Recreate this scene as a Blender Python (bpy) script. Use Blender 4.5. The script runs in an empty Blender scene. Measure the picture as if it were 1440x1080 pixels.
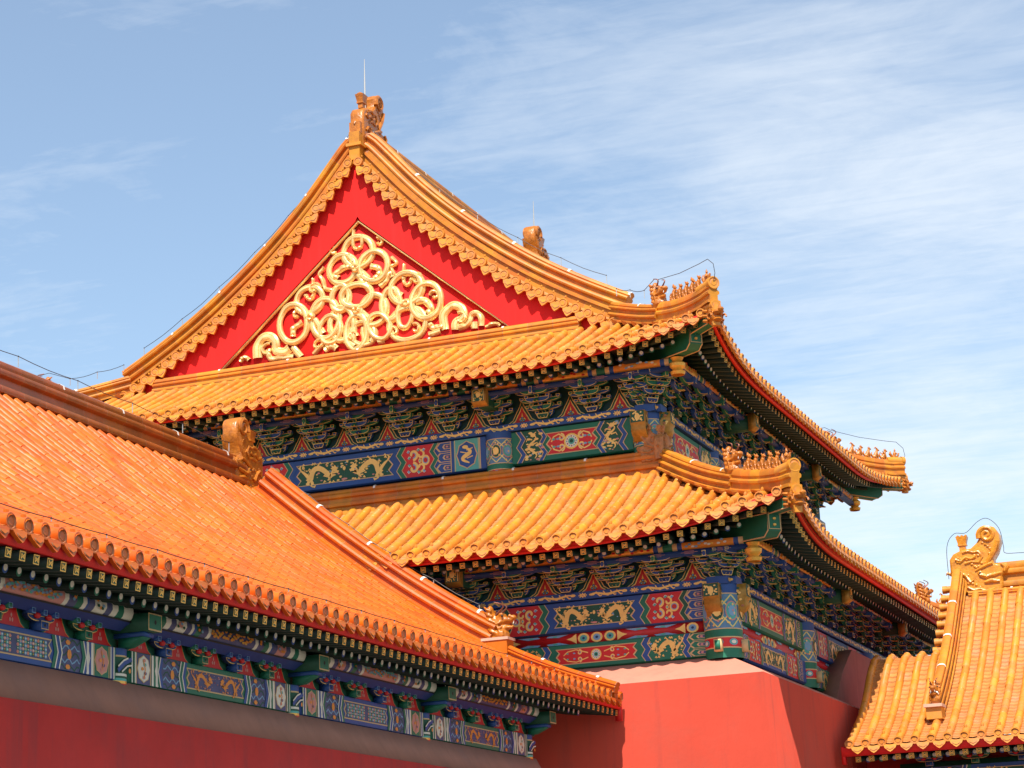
import bpy, math, random
import numpy as np
from mathutils import Matrix, Vector
R = math.radians
random.seed(7); rng = np.random.default_rng(7)
SC = bpy.context.scene; COL = SC.collection

# ------------------------------------------------------------------ camera (the camera is the origin; the ground lies 1.65 m below it)
YAW, PITCH, ROLL = R(20.69587), R(14.72821), R(-2.56032)
def cam_axes():
    cy, sy, cp, sp = math.cos(YAW), math.sin(YAW), math.cos(PITCH), math.sin(PITCH)
    f = Vector((-sy*cp, cy*cp, sp)); r = Vector((cy, sy, 0)); u = r.cross(f)
    cr, sr = math.cos(ROLL), math.sin(ROLL)
    return cr*r+sr*u, -sr*r+cr*u, f
cr_, cu_, cf_ = cam_axes()
cd = bpy.data.cameras.new("camera"); cam = bpy.data.objects.new("camera", cd); COL.objects.link(cam)
cam.matrix_world = Matrix(((cr_.x, cu_.x, -cf_.x, 0), (cr_.y, cu_.y, -cf_.y, 0), (cr_.z, cu_.z, -cf_.z, 0), (0, 0, 0, 1)))
cd.sensor_width = 36; cd.lens = 3050/1440*36; cd.clip_start = 0.1; cd.clip_end = 5000
SC.camera = cam
# ------------------------------------------------------------------ sun and sky
SUN_EL, SUN_AZ = R(55), R(13)          # azimuth measured from -Y towards +X
sdir = Vector((math.sin(SUN_AZ)*math.cos(SUN_EL), -math.cos(SUN_AZ)*math.cos(SUN_EL), math.sin(SUN_EL)))
sl = bpy.data.lights.new("sun", 'SUN'); sl.energy = 4.6; sl.angle = R(0.5); sl.color = (1.0, 0.94, 0.84)
so = bpy.data.objects.new("sun", sl); COL.objects.link(so); so.rotation_euler = sdir.to_track_quat('Z', 'Y').to_euler()
W = bpy.data.worlds.new("World"); SC.world = W; W.use_nodes = True
def build_world():
    nt = W.node_tree; N = nt.nodes; L = nt.links; N.clear()
    out = N.new('ShaderNodeOutputWorld'); bg = N.new('ShaderNodeBackground'); bg.inputs[1].default_value = 0.115
    sky = N.new('ShaderNodeTexSky'); sky.sky_type = 'NISHITA'; sky.sun_disc = False
    sky.sun_elevation = SUN_EL; sky.sun_rotation = math.pi-SUN_AZ; sky.air_density = 1.0; sky.dust_density = 0.6; sky.ozone_density = 1.0
    tc = N.new('ShaderNodeTexCoord')
    # thin cirrus: the view direction is cut with a high cloud sheet, so the streaks lie flat above the place
    sep = N.new('ShaderNodeSeparateXYZ'); L.new(tc.outputs['Generated'], sep.inputs[0])
    mx = N.new('ShaderNodeMath'); mx.operation = 'MAXIMUM'; mx.inputs[1].default_value = 0.03; L.new(sep.outputs[2], mx.inputs[0])
    comb = N.new('ShaderNodeCombineXYZ')
    for i in (0, 1):
        d = N.new('ShaderNodeMath'); d.operation = 'DIVIDE'; L.new(sep.outputs[i], d.inputs[0]); L.new(mx.outputs[0], d.inputs[1]); L.new(d.outputs[0], comb.inputs[i])
    def noise(scale, detail, rough, rot, sc, loc=(0, 0, 0), dist=0.0):
        mp = N.new('ShaderNodeMapping'); mp.inputs['Rotation'].default_value = (0, 0, rot); mp.inputs['Scale'].default_value = sc; mp.inputs['Location'].default_value = loc
        L.new(comb.outputs[0], mp.inputs[0]); n = N.new('ShaderNodeTexNoise'); n.inputs['Scale'].default_value = scale; n.inputs['Detail'].default_value = detail
        n.inputs['Roughness'].default_value = rough; n.inputs['Distortion'].default_value = dist; L.new(mp.outputs[0], n.inputs[0]); return n
    def ramp(n, a, b, c0=0.0, c1=1.0):
        r = N.new('ShaderNodeMapRange'); r.interpolation_type = 'SMOOTHSTEP'
        r.inputs[1].default_value = a; r.inputs[2].default_value = b; r.inputs[3].default_value = c0; r.inputs[4].default_value = c1; L.new(n, r.inputs[0]); return r.outputs[0]
    def math2(op, a, b):
        m = N.new('ShaderNodeMath'); m.operation = op
        for i, x in enumerate((a, b)):
            if isinstance(x, (int, float)): m.inputs[i].default_value = x
            else: L.new(x, m.inputs[i])
        return m.outputs[0]
    big = noise(0.50, 3, 0.5, R(20), (1, 1, 1), (3.1, 1.7, 0))
    fine = noise(2.0, 9, 0.66, R(-62), (1.0, 1.1, 1), (1.3, 4.4, 0), 0.4)
    rip = noise(13.0, 4, 0.55, R(-30), (0.5, 1.7, 1), (0, 0, 0), 0.8)
    # more cloud to the right (east) of the view
    east = math2('DIVIDE', sep.outputs[0], math2('MAXIMUM', sep.outputs[1], 0.05))
    cover = math2('ADD', ramp(east, -0.58, -0.16, 0.13, 0.47), ramp(big.outputs[0], 0.36, 0.68, -0.22, 0.20))
    streak = math2('ADD', ramp(fine.outputs[0], 0.28, 0.74, -0.16, 0.20), ramp(rip.outputs[0], 0.32, 0.68, -0.045, 0.05))
    f = math2('ADD', cover, streak)
    cl = N.new('ShaderNodeClamp'); L.new(f, cl.inputs[0]); cl.inputs[1].default_value = 0.10; cl.inputs[2].default_value = 0.66
    mix = N.new('ShaderNodeMix'); mix.data_type = 'RGBA'
    tint = N.new('ShaderNodeMix'); tint.data_type = 'RGBA'; tint.blend_type = 'MULTIPLY'; tint.inputs[0].default_value = 1.0; L.new(sky.outputs[0], tint.inputs[6]); tint.inputs[7].default_value = (1.03, 1.08, 1.06, 1)
    L.new(cl.outputs[0], mix.inputs[0]); L.new(tint.outputs[2], mix.inputs[6]); mix.inputs[7].default_value = (5.6, 5.95, 6.3, 1)
    L.new(mix.outputs[2], bg.inputs[0]); L.new(bg.outputs[0], out.inputs[0])
build_world()
VS = SC.view_settings; VS.view_transform = 'Standard'; VS.look = 'None'; VS.exposure = 0.62; VS.gamma = 1.0; VS.use_curve_mapping = False
SC.cycles.use_denoising = True
SC.cycles.max_bounces = 6

# ------------------------------------------------------------------ materials
def lin(c): return tuple(((x/255)/12.92 if x/255 <= 0.04045 else ((x/255+0.055)/1.055)**2.4) for x in c)
MATS = {}
def mat(name, col, rough=0.6, metal=0.0, spec=0.5, tone=0.0, noise=0.0, nscale=6.0, bump=0.0, bscale=30.0, coat=0.0, dirt=None, dirt_amt=0.0, dscale=1.5, huevar=0.0, streak=0.0):
    m = bpy.data.materials.new(name); m.use_nodes = True; nt = m.node_tree; N = nt.nodes; L = nt.links
    b = N['Principled BSDF']; b.inputs['Roughness'].default_value = rough; b.inputs['Metallic'].default_value = metal; b.inputs['Specular IOR Level'].default_value = spec
    if coat: b.inputs['Coat Weight'].default_value = coat; b.inputs['Coat Roughness'].default_value = 0.12
    b.inputs['Base Color'].default_value = (*col, 1); MATS[name] = m
    src = None
    tc = N.new('ShaderNodeTexCoord')
    def mixc(fac, a, bcol, blend='MIX'):
        mx = N.new('ShaderNodeMix'); mx.data_type = 'RGBA'; mx.blend_type = blend
        if isinstance(fac, float): mx.inputs[0].default_value = fac
        else: L.new(fac, mx.inputs[0])
        if isinstance(a, tuple): mx.inputs[6].default_value = (*a, 1)
        else: L.new(a, mx.inputs[6])
        if isinstance(bcol, tuple): mx.inputs[7].default_value = (*bcol, 1)
        else: L.new(bcol, mx.inputs[7])
        return mx.outputs[2]
    cur = col
    def mr(sock, a, b_, c, d):
        r = N.new('ShaderNodeMapRange'); r.inputs[1].default_value = a; r.inputs[2].default_value = b_; r.inputs[3].default_value = c; r.inputs[4].default_value = d; L.new(sock, r.inputs[0]); return r.outputs[0]
    if tone or huevar:
        at = N.new('ShaderNodeAttribute'); at.attribute_name = 'tone'
        hs = N.new('ShaderNodeHueSaturation'); hs.inputs['Color'].default_value = (*col, 1)
        L.new(mr(at.outputs['Fac'], 0, 1, 1-tone, 1+tone), hs.inputs['Value'])
        wn = N.new('ShaderNodeTexWhiteNoise'); wn.noise_dimensions = '1D'; L.new(at.outputs['Fac'], wn.inputs['W'])
        L.new(mr(wn.outputs[0], 0, 1, 0.5-huevar, 0.5+huevar), hs.inputs['Hue'])
        cur = hs.outputs[0]
    if noise:
        n = N.new('ShaderNodeTexNoise'); n.inputs['Scale'].default_value = nscale; n.inputs['Detail'].default_value = 6; L.new(tc.outputs['Object'], n.inputs[0])
        v = mr(n.outputs[0], 0.25, 0.75, 1-noise, 1+noise)
        cb = N.new('ShaderNodeCombineXYZ')
        for i in range(3): L.new(v, cb.inputs[i])
        cur = mixc(1.0, cur, cb.outputs[0], 'MULTIPLY')
    if dirt:
        n = N.new('ShaderNodeTexNoise'); n.inputs['Scale'].default_value = dscale; n.inputs['Detail'].default_value = 8; n.inputs['Roughness'].default_value = 0.65; L.new(tc.outputs['Object'], n.inputs[0])
        cur = mixc(mr(n.outputs[0], 0.48, 0.72, 0.0, dirt_amt), cur, dirt)
    if streak:   # rain runs: noise drawn out downwards, broken up by a coarse patch noise
        mp = N.new('ShaderNodeMapping'); mp.inputs['Scale'].default_value = (3.2, 3.2, 0.22); L.new(tc.outputs['Object'], mp.inputs[0])
        n = N.new('ShaderNodeTexNoise'); n.inputs['Scale'].default_value = 1.6; n.inputs['Detail'].default_value = 7; n.inputs['Roughness'].default_value = 0.6; L.new(mp.outputs[0], n.inputs[0])
        n2 = N.new('ShaderNodeTexNoise'); n2.inputs['Scale'].default_value = 0.9; n2.inputs['Detail'].default_value = 5; L.new(tc.outputs['Object'], n2.inputs[0])
        mu = N.new('ShaderNodeMath'); mu.operation = 'MULTIPLY'; L.new(mr(n.outputs[0], 0.50, 0.72, 0.0, 1.0), mu.inputs[0]); L.new(mr(n2.outputs[0], 0.35, 0.65, 0.15, streak), mu.inputs[1])
        cur = mixc(mu.outputs[0], cur, tuple(x*0.62+0.02 for x in col))
    if not isinstance(cur, tuple): L.new(cur, b.inputs['Base Color'])
    if bump:
        n = N.new('ShaderNodeTexNoise'); n.inputs['Scale'].default_value = bscale; n.inputs['Detail'].default_value = 4; L.new(tc.outputs['Object'], n.inputs[0])
        bp = N.new('ShaderNodeBump'); bp.inputs['Strength'].default_value = bump; bp.inputs['Distance'].default_value = 0.02; L.new(n.outputs[0], bp.inputs['Height']); L.new(bp.outputs[0], b.inputs['Normal'])
    return m
PINKD = (0.52, 0.27, 0.16)
mat('glaze_ridge', (0.53, 0.180, 0.015), 0.52, spec=0.35, tone=0.16, huevar=0.010, noise=0.2, nscale=4, bump=0.25, bscale=8, dirt=(0.30, 0.10, 0.03), dirt_amt=0.65, dscale=2.6)
mat('glaze', (0.60, 0.215, 0.021), 0.44, spec=0.4, tone=0.19, huevar=0.008, noise=0.10, nscale=5, bump=0.2, bscale=9, dirt=PINKD, dirt_amt=0.40, dscale=2.2)
mat('glaze_pan', (0.52, 0.20, 0.045), 0.5, tone=0.14, noise=0.15, nscale=7, dirt=PINKD, dirt_amt=0.7, dscale=3)
mat('glaze_orange', (0.56, 0.110, 0.006), 0.42, spec=0.3, tone=0.13, huevar=0.007, noise=0.10, nscale=5, bump=0.2, bscale=9, dirt=(0.50, 0.19, 0.08), dirt_amt=0.25, dscale=1.2)
mat('glaze_orange_pan', (0.50, 0.15, 0.03), 0.5, tone=0.14, noise=0.12, dirt=(0.55, 0.25, 0.13), dirt_amt=0.5, dscale=3)
mat('glaze_brown_shade', (0.32, 0.078, 0.010), 0.28, tone=0.18, huevar=0.012, noise=0.25, nscale=3, bump=0.2, bscale=7, dirt=(0.30, 0.07, 0.02), dirt_amt=0.7, dscale=1.4)  # hall ridge glaze, browned to hold the shade of its flank
mat('glaze_statue', (0.46, 0.145, 0.012), 0.30, noise=0.3, nscale=9, bump=0.55, bscale=26, dirt=(0.20, 0.055, 0.014), dirt_amt=0.75, dscale=6)
mat('glaze_gilt', (0.62, 0.25, 0.022), 0.28, noise=0.25, nscale=8, bump=0.5, bscale=24, dirt=(0.34, 0.11, 0.02), dirt_amt=0.7, dscale=7)
mat('glaze_dark', (0.46, 0.18, 0.05), 0.5, noise=0.25, nscale=9, bump=0.8, bscale=24, dirt=(0.25, 0.10, 0.06), dirt_amt=0.6, dscale=5)
mat('mortar', (0.60, 0.36, 0.26), 0.8, noise=0.15)
mat('old_gold', (0.42, 0.22, 0.035), 0.45, metal=0.2, noise=0.25, nscale=16)
mat('joint_recess', (0.42, 0.17, 0.08), 0.7, noise=0.2)  # brown of ridge joints, also painted shade in tile relief recesses
mat('clip', (0.80, 0.74, 0.66), 0.5)
mat('shaft_blue', (0.10, 0.22, 0.36), 0.6, noise=0.2, nscale=14)
mat('red_board', (0.78, 0.014, 0.012), 0.5, noise=0.06, nscale=2)
mat('red_gable', (0.73, 0.016, 0.013), 0.7, spec=0.2, noise=0.05, nscale=0.8, dirt=(0.64, 0.016, 0.018), dirt_amt=0.6, dscale=0.7, streak=0.3)
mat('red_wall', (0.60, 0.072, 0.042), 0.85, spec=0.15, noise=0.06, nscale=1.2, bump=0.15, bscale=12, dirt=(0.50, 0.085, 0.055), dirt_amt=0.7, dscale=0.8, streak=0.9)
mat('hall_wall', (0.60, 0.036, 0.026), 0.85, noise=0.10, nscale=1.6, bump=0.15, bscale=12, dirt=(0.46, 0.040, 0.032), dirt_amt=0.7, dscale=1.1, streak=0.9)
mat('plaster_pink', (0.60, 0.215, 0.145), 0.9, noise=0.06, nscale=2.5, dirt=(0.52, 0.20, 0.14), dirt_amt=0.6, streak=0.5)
mat('plaster_grey_shade', (0.34, 0.165, 0.118), 0.9, noise=0.10, nscale=2.5, dirt=(0.27, 0.15, 0.125), dirt_amt=0.6, streak=0.6)  # grey band plaster; on the infill, pink plaster with shade in its colour
mat('blue', (0.018, 0.075, 0.28), 0.55, noise=0.10, nscale=5)
mat('navy', (0.014, 0.040, 0.150), 0.6, noise=0.15, nscale=5)
mat('green', (0.008, 0.155, 0.085), 0.55, noise=0.10, nscale=5)
mat('deep_green', (0.010, 0.085, 0.045), 0.6, noise=0.15, nscale=5)
mat('dark_green', (0.008, 0.055, 0.055), 0.7)  # dark green paint of the board behind the bracket sets
mat('mid_blue', (0.018, 0.042, 0.21), 0.6, noise=0.15, nscale=5)
mat('rafter_green', (0.004, 0.026, 0.016), 0.65, noise=0.2)
mat('red', (0.60, 0.012, 0.012), 0.5, noise=0.06, nscale=4)
mat('dark_red', (0.30, 0.010, 0.012), 0.55, noise=0.1, nscale=4)
mat('gold', (0.84, 0.47, 0.08), 0.38, metal=0.35, noise=0.12, nscale=12)
mat('pale_gold', (0.90, 0.56, 0.15), 0.45, metal=0.2, noise=0.1, nscale=10)
mat('relief_gold', (0.93, 0.66, 0.28), 0.33, metal=0.5, noise=0.08, nscale=5, dirt=(0.70, 0.44, 0.15), dirt_amt=0.45, dscale=5, bump=0.3, bscale=14)
mat('tan', (0.66, 0.44, 0.20), 0.6)
mat('white', (0.76, 0.72, 0.60), 0.55)
mat('sky_blue', (0.20, 0.38, 0.56), 0.6)
mat('teal', (0.10, 0.42, 0.36), 0.6)
mat('violet', (0.075, 0.085, 0.19), 0.6, noise=0.15, nscale=9)
mat('orange', (0.80, 0.27, 0.03), 0.5)
mat('pink', (0.62, 0.26, 0.22), 0.6)
mat('black', (0.012, 0.011, 0.012), 0.6)
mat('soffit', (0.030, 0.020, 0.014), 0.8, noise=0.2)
mat('dark_wood', (0.10, 0.022, 0.018), 0.7, noise=0.2)
mat('wire', (0.05, 0.045, 0.045), 0.5, metal=0.5)
mat('steel', (0.55, 0.52, 0.48), 0.4, metal=0.7)
mat('copper', (0.24, 0.09, 0.06), 0.45, metal=0.6)
mat('paving', (0.13, 0.115, 0.095), 0.9, noise=0.15, nscale=0.8)

# ------------------------------------------------------------------ mesh builder
class MB:
    def __init__(s): s.v = []; s.n = 0; s.loops = []; s.sizes = []; s.mi = []; s.tone = []; s.mats = []
    def mid(s, name):
        if name not in s.mats: s.mats.append(name)
        return s.mats.index(name)
    def add(s, verts, faces, m, tone=0.5):
        verts = np.asarray(verts, float).reshape(-1, 3); k = s.mid(m)
        s.v.append(verts)
        for f in faces:
            s.loops.append(np.asarray(f, np.int64)+s.n); s.sizes.append(len(f)); s.mi.append(k); s.tone.append(tone)
        s.n += len(verts)
    def grid(s, P, m, tone=0.5, rowtone=None, wrap=False, flip=False):
        P = np.asarray(P, float); a, b = P.shape[:2]; k = s.mid(m)
        idx = np.arange(a*b).reshape(a, b)
        if wrap: idx = np.concatenate([idx, idx[:, :1]], 1)
        q = np.stack([idx[:-1, :-1], idx[1:, :-1], idx[1:, 1:], idx[:-1, 1:]], -1)
        if flip: q = q[..., ::-1]
        nf = q.shape[0]*q.shape[1]
        s.v.append(P.reshape(-1, 3)); s.loops.append((q.reshape(-1)+s.n)); s.sizes.extend([4]*nf); s.mi.extend([k]*nf)
        if rowtone is not None: s.tone.extend(np.repeat(np.asarray(rowtone, float), q.shape[1]).tolist())
        else: s.tone.extend([tone]*nf)
        s.n += a*b
    def box(s, c, size, m, rot=None, tone=0.5):
        x, y, z = (np.array(size)/2)
        V = np.array([(-x, -y, -z), (x, -y, -z), (x, y, -z), (-x, y, -z), (-x, -y, z), (x, -y, z), (x, y, z), (-x, y, z)])
        if rot is not None: V = V @ np.array(rot).T
        s.add(V+np.array(c), [(3, 2, 1, 0), (4, 5, 6, 7), (0, 1, 5, 4), (1, 2, 6, 5), (2, 3, 7, 6), (3, 0, 4, 7)], m, tone)
    def prism(s, pts, vec, m, tone=0.5, mcap=None):
        """polygon pts (n,3) pushed along vec; the cap at the far end may have a material of its own"""
        P = np.asarray(pts, float); n = len(P); vec = np.asarray(vec, float); Q = P+vec
        nn = np.zeros(3)
        for i in range(n): nn += np.cross(P[i], P[(i+1) % n])
        if nn @ vec > 0: P, Q = P[::-1], Q[::-1]
        s.add(np.concatenate([P, Q]), [tuple(range(n))]+[(i+n, (i+1) % n+n, (i+1) % n, i) for i in range(n)], m, tone)
        s.add(Q, [tuple(range(n-1, -1, -1))], mcap or m, tone)
    def tube(s, pts, r, m, k=6, tone=0.5, cap=True):
        P = np.asarray(pts, float); n = len(P); r = np.broadcast_to(np.asarray(r, float), (n,))
        T = np.gradient(P, axis=0); T /= np.linalg.norm(T, axis=1)[:, None]+1e-12
        a = np.array((0, 0, 1.0)) if abs(T[0][2]) < 0.9 else np.array((1.0, 0, 0))
        rings = []
        for i in range(n):
            s1 = np.cross(T[i], a); s1 /= np.linalg.norm(s1); s2 = np.cross(s1, T[i]); a = s2
            th = np.linspace(0, 2*math.pi, k, endpoint=False)
            rings.append(P[i]+r[i]*(np.cos(th)[:, None]*s1+np.sin(th)[:, None]*s2))
        s.grid(np.array(rings), m, tone, wrap=True)
        if cap:
            s.add(rings[0], [tuple(range(k))], m, tone); s.add(rings[-1], [tuple(range(k-1, -1, -1))], m, tone)
    def ball(s, c, r, m, n=8, tone=0.5, rot=None):
        th = np.linspace(0, math.pi, n//2+1); ph = np.linspace(0, 2*math.pi, n, endpoint=False)
        P = np.stack([np.sin(th)[:, None]*np.cos(ph), np.sin(th)[:, None]*np.sin(ph), np.cos(th)[:, None]*np.ones(n)], -1)*np.asarray(r, float)
        if rot is not None: P = P @ np.array(rot).T
        s.grid(P+np.array(c), m, tone, wrap=True)
    def merge(s, o, M=None):
        V = np.concatenate(o.v) if o.v else np.zeros((0, 3))
        if M is not None:
            A = np.array(M); V = V @ A[:3, :3].T + A[:3, 3]
        s.v.append(V); mp = [s.mid(x) for x in o.mats]
        s.loops.append(np.concatenate(o.loops)+s.n); s.sizes += o.sizes; s.mi += [mp[i] for i in o.mi]; s.tone += o.tone; s.n += len(V)
    def mesh(s, name, smooth=True, angle=38):
        me = bpy.data.meshes.new(name); V = np.concatenate(s.v); Lp = np.concatenate(s.loops).astype(np.int32)
        sz = np.array(s.sizes, np.int32)
        me.vertices.add(len(V)); me.vertices.foreach_set('co', V.astype(np.float32).ravel())
        me.loops.add(len(Lp)); me.loops.foreach_set('vertex_index', Lp)
        me.polygons.add(len(sz)); me.polygons.foreach_set('loop_start', np.concatenate([[0], np.cumsum(sz)[:-1]]).astype(np.int32))
        me.polygons.foreach_set('material_index', np.array(s.mi, np.int32))
        for m in s.mats: me.materials.append(MATS[m])
        at = me.attributes.new('tone', 'FLOAT', 'FACE'); at.data.foreach_set('value', np.array(s.tone, np.float32))
        me.update(calc_edges=True); me.validate()
        if smooth:
            me.polygons.foreach_set('use_smooth', np.ones(len(me.polygons), bool)); me.set_sharp_from_angle(angle=R(angle))
        return me
def link(name, data, parent=None, label=None):
    o = bpy.data.objects.new(name, data); COL.objects.link(o)
    if parent: o.parent = parent
    if label: o['label'] = label
    return o
def part(name, mb, parent, label=None, smooth=True, angle=38): return link(name, mb.mesh(name, smooth, angle), parent, label)
def thing(name, label, cat):
    o = link(name, None); o['label'] = label; o['category'] = cat; return o
def rest(o): o['kind'] = 'stuff'; return o

def curve(xs, ys):
    """smooth monotone interpolation"""
    xs = np.array(xs, float); ys = np.array(ys, float); h = np.diff(xs); d = np.diff(ys)/h
    m = np.concatenate([[d[0]], (d[:-1]*h[1:]+d[1:]*h[:-1])/(h[:-1]+h[1:]), [d[-1]]])
    def f(x):
        x = np.asarray(x, float); i = np.clip(np.searchsorted(xs, x)-1, 0, len(h)-1); t = (x-xs[i])/h[i]
        inside = (2*t**3-3*t**2+1)*ys[i]+(t**3-2*t**2+t)*h[i]*m[i]+(-2*t**3+3*t**2)*ys[i+1]+(t**3-t**2)*h[i]*m[i+1]
        return np.where(x < xs[0], ys[0]+(x-xs[0])*m[0], np.where(x > xs[-1], ys[-1]+(x-xs[-1])*m[-1], inside))
    return f

# a side of a roof: u runs to the right seen from outside, v inward from the eave, z up
class Side:
    def __init__(s, o, ud, vd): s.o = np.array(o, float); s.u = np.array(ud, float); s.vd = np.array(vd, float)
    def p(s, u, v, z):
        u, v, z = np.broadcast_arrays(np.asarray(u, float), np.asarray(v, float), np.asarray(z, float))
        return s.o+u[..., None]*s.u+v[..., None]*s.vd+z[..., None]*np.array((0, 0, 1.0))
    def rot(s): return np.stack([s.u, s.vd, np.array((0, 0, 1.0))], 1)

# ------------------------------------------------------------------ tiled slopes
def disc(mb, c, R3, r, m, tone):
    """round eave tile: rim, sunk field, boss; R3 columns: right, inward, up"""
    th = np.linspace(0, 2*math.pi, 14, endpoint=False); rings = []
    for rad, dep in ((r*.98, .09), (r, 0), (r*.80, 0), (r*.72, .012), (r*.54, .010), (r*.46, .002), (r*.2, .004), (.001, .004)):
        loc = np.stack([rad*np.cos(th), np.full(14, dep), rad*np.sin(th)], 1); rings.append(loc @ R3.T + c)
    rings = np.array(rings); mb.grid(rings[:3], m, tone, wrap=True, flip=True); mb.grid(rings[2:4], 'joint_recess', tone, wrap=True, flip=True); mb.grid(rings[3:5], m, tone*.6, wrap=True, flip=True); mb.grid(rings[4:6], 'joint_recess', tone, wrap=True, flip=True); mb.grid(rings[5:], m, tone, wrap=True, flip=True)  # recess steps coloured dark, relief shade put into the colour
DRIP = [(-1, .10), (-.96, -.25), (-.80, -.62), (-.55, -.80), (-.38, -.98), (0, -1.22), (.38, -.98), (.55, -.80), (.80, -.62), (.96, -.25), (1, .10), (.6, -.06), (.3, -.12), (0, -.14), (-.3, -.12), (-.6, -.06)]
def drip(mb, c, R3, w, h, m, tone, lean=0.25):
    P = np.array([(x*w, y*h*-lean*0+(-y*h)*-lean, y*h) for x, y in DRIP])
    n = len(P); F = P+np.array((0, .05, 0)); F2 = P
    mb.add(np.concatenate([F2, F]) @ R3.T + c, [tuple(range(n))]+[(i, i+n, (i+1) % n+n, (i+1) % n) for i in range(n)], m, tone)
    c0 = np.array((0, -.62*h)); Q = np.array([(x*w*.62, y*h*.34-.50*h) for x, y in DRIP[:11]])
    Pq = np.array([(x, y*lean-.006, y) for x, y in Q]); mb.add(Pq @ R3.T + c, [tuple(range(len(Pq)))], 'joint_recess', tone)  # dark outline painted as the shade round the drip relief
    Pz = np.array([(x, y*lean-.012, y) for x, y in [(a*w*.48, b*h*.26-.52*h) for a, b in DRIP[:11]]]); mb.add(Pz @ R3.T + c, [tuple(range(len(Pz)))], m, min(1, tone+.2))
def tile_slope(mb, side, us, pitch, vtop, prof, lift, flare, tm, pm, tile=.33, expo=.15, eave=True, nails=True, rtube=.256, eavemb=None, pans=True, k=7, pstep=.010, tubes=True):
    emb = eavemb or mb; Rt = pitch*rtube; R3 = side.rot()
    def z(u, v):
        fade = np.clip(1-np.asarray(v)/3.6, 0, 1)**2
        return prof(v)+lift(u)*fade
    def frame(u, v):
        e = .02; dz = (z(u, v+e)-z(u, v-e))/(2*e); n = 1/np.sqrt(1+dz*dz)
        return dz, n
    for iu, u in enumerate(us if tubes else []):
        v0 = -flare(u); v1 = float(vtop(u))
        if v1-v0 < .12: continue
        # slope-length samples
        vv = np.linspace(v0, v1, 60); zz = z(u, vv); sl_ = np.concatenate([[0], np.cumsum(np.hypot(np.diff(vv), np.diff(zz)))])
        nt = max(1, int(round(sl_[-1]/tile))); sj = np.linspace(0, sl_[-1], nt+1)
        vs = np.interp(sj, sl_, vv); ring_v = np.repeat(vs, 2)[1:-1]; rad = np.tile([1.0, .96], nt)*Rt
        ring_v = ring_v+np.tile([0, -.004], nt)
        dz, n = frame(u, ring_v)
        th = np.linspace(-.12*math.pi, 1.12*math.pi, k); j = rng.normal(0, .004, len(ring_v))
        cu = u+rad[:, None]*np.cos(th)+j[:, None]; cn = rad[:, None]*np.sin(th)
        P = side.p(cu, ring_v[:, None]-(dz*n)[:, None]*cn, (z(u, ring_v)+np.tile([.007, 0], nt))[:, None]+n[:, None]*cn)
        tn = np.where(rng.random(nt) < .05, rng.random(nt)*.12, np.clip(rng.normal(.55, .17, nt), 0, 1)); mb.grid(P, tm, rowtone=np.repeat(tn, 2)[:-1], flip=True)
        if eave:
            disc(emb, side.p(u, v0-.012, z(u, v0)+Rt*.22), R3, Rt*1.10, tm, float(rng.uniform(.25, .9)))
            if nails:
                vn = v0+.26; emb.ball(side.p(u, vn, z(u, vn)+Rt*1.22), (.036, .036, .042), tm, 6, .4)
    if not pans: return
    for iu in range(len(us)-1):
        ua, ub = us[iu], us[iu+1]; u = (ua+ub)/2
        if abs(ub-ua) > pitch*1.6: continue
        v0 = -flare(u); v1 = float(max(vtop(ua), vtop(ub)))
        if v1-v0 < .12: continue
        nt = max(1, int(round((v1-v0)*1.15/expo))); vs = np.linspace(v0, v1, nt+1); ring_v = np.repeat(vs, 2)[1:-1]
        dz, n = frame(u, ring_v); x = np.linspace(-.5, .5, 5); sag = -.055*(1-(2*x)**2)*pitch/.3
        off = np.tile([pstep, 0.0], nt)
        P = side.p(u+x*(ub-ua), ring_v[:, None]+0*x, (z(u, ring_v)+off)[:, None]+sag)
        tn = np.clip(rng.normal(.5, .22, nt), 0, 1); mb.grid(P, pm, rowtone=np.repeat(tn, 2)[:-1], flip=True)
        if eave:
            drip(emb, side.p(u, v0-.006, z(u, v0)-.030), R3, pitch*.41, pitch*.41, tm, float(rng.uniform(.3, .9)))
def sheet(mb, side, u0, u1, v0, v1fun, prof, lift, dz, m, nu=40, nv=10):
    us = np.linspace(u0, u1, nu); P = []
    for u in us:
        v = np.linspace(v0, max(v0+.01, v1fun(u)), nv); fade = np.clip(1-v/3.6, 0, 1)**2
        P.append(side.p(u, v, prof(v)+lift(u)*fade+dz))
    mb.grid(np.array(P), m)

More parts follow.
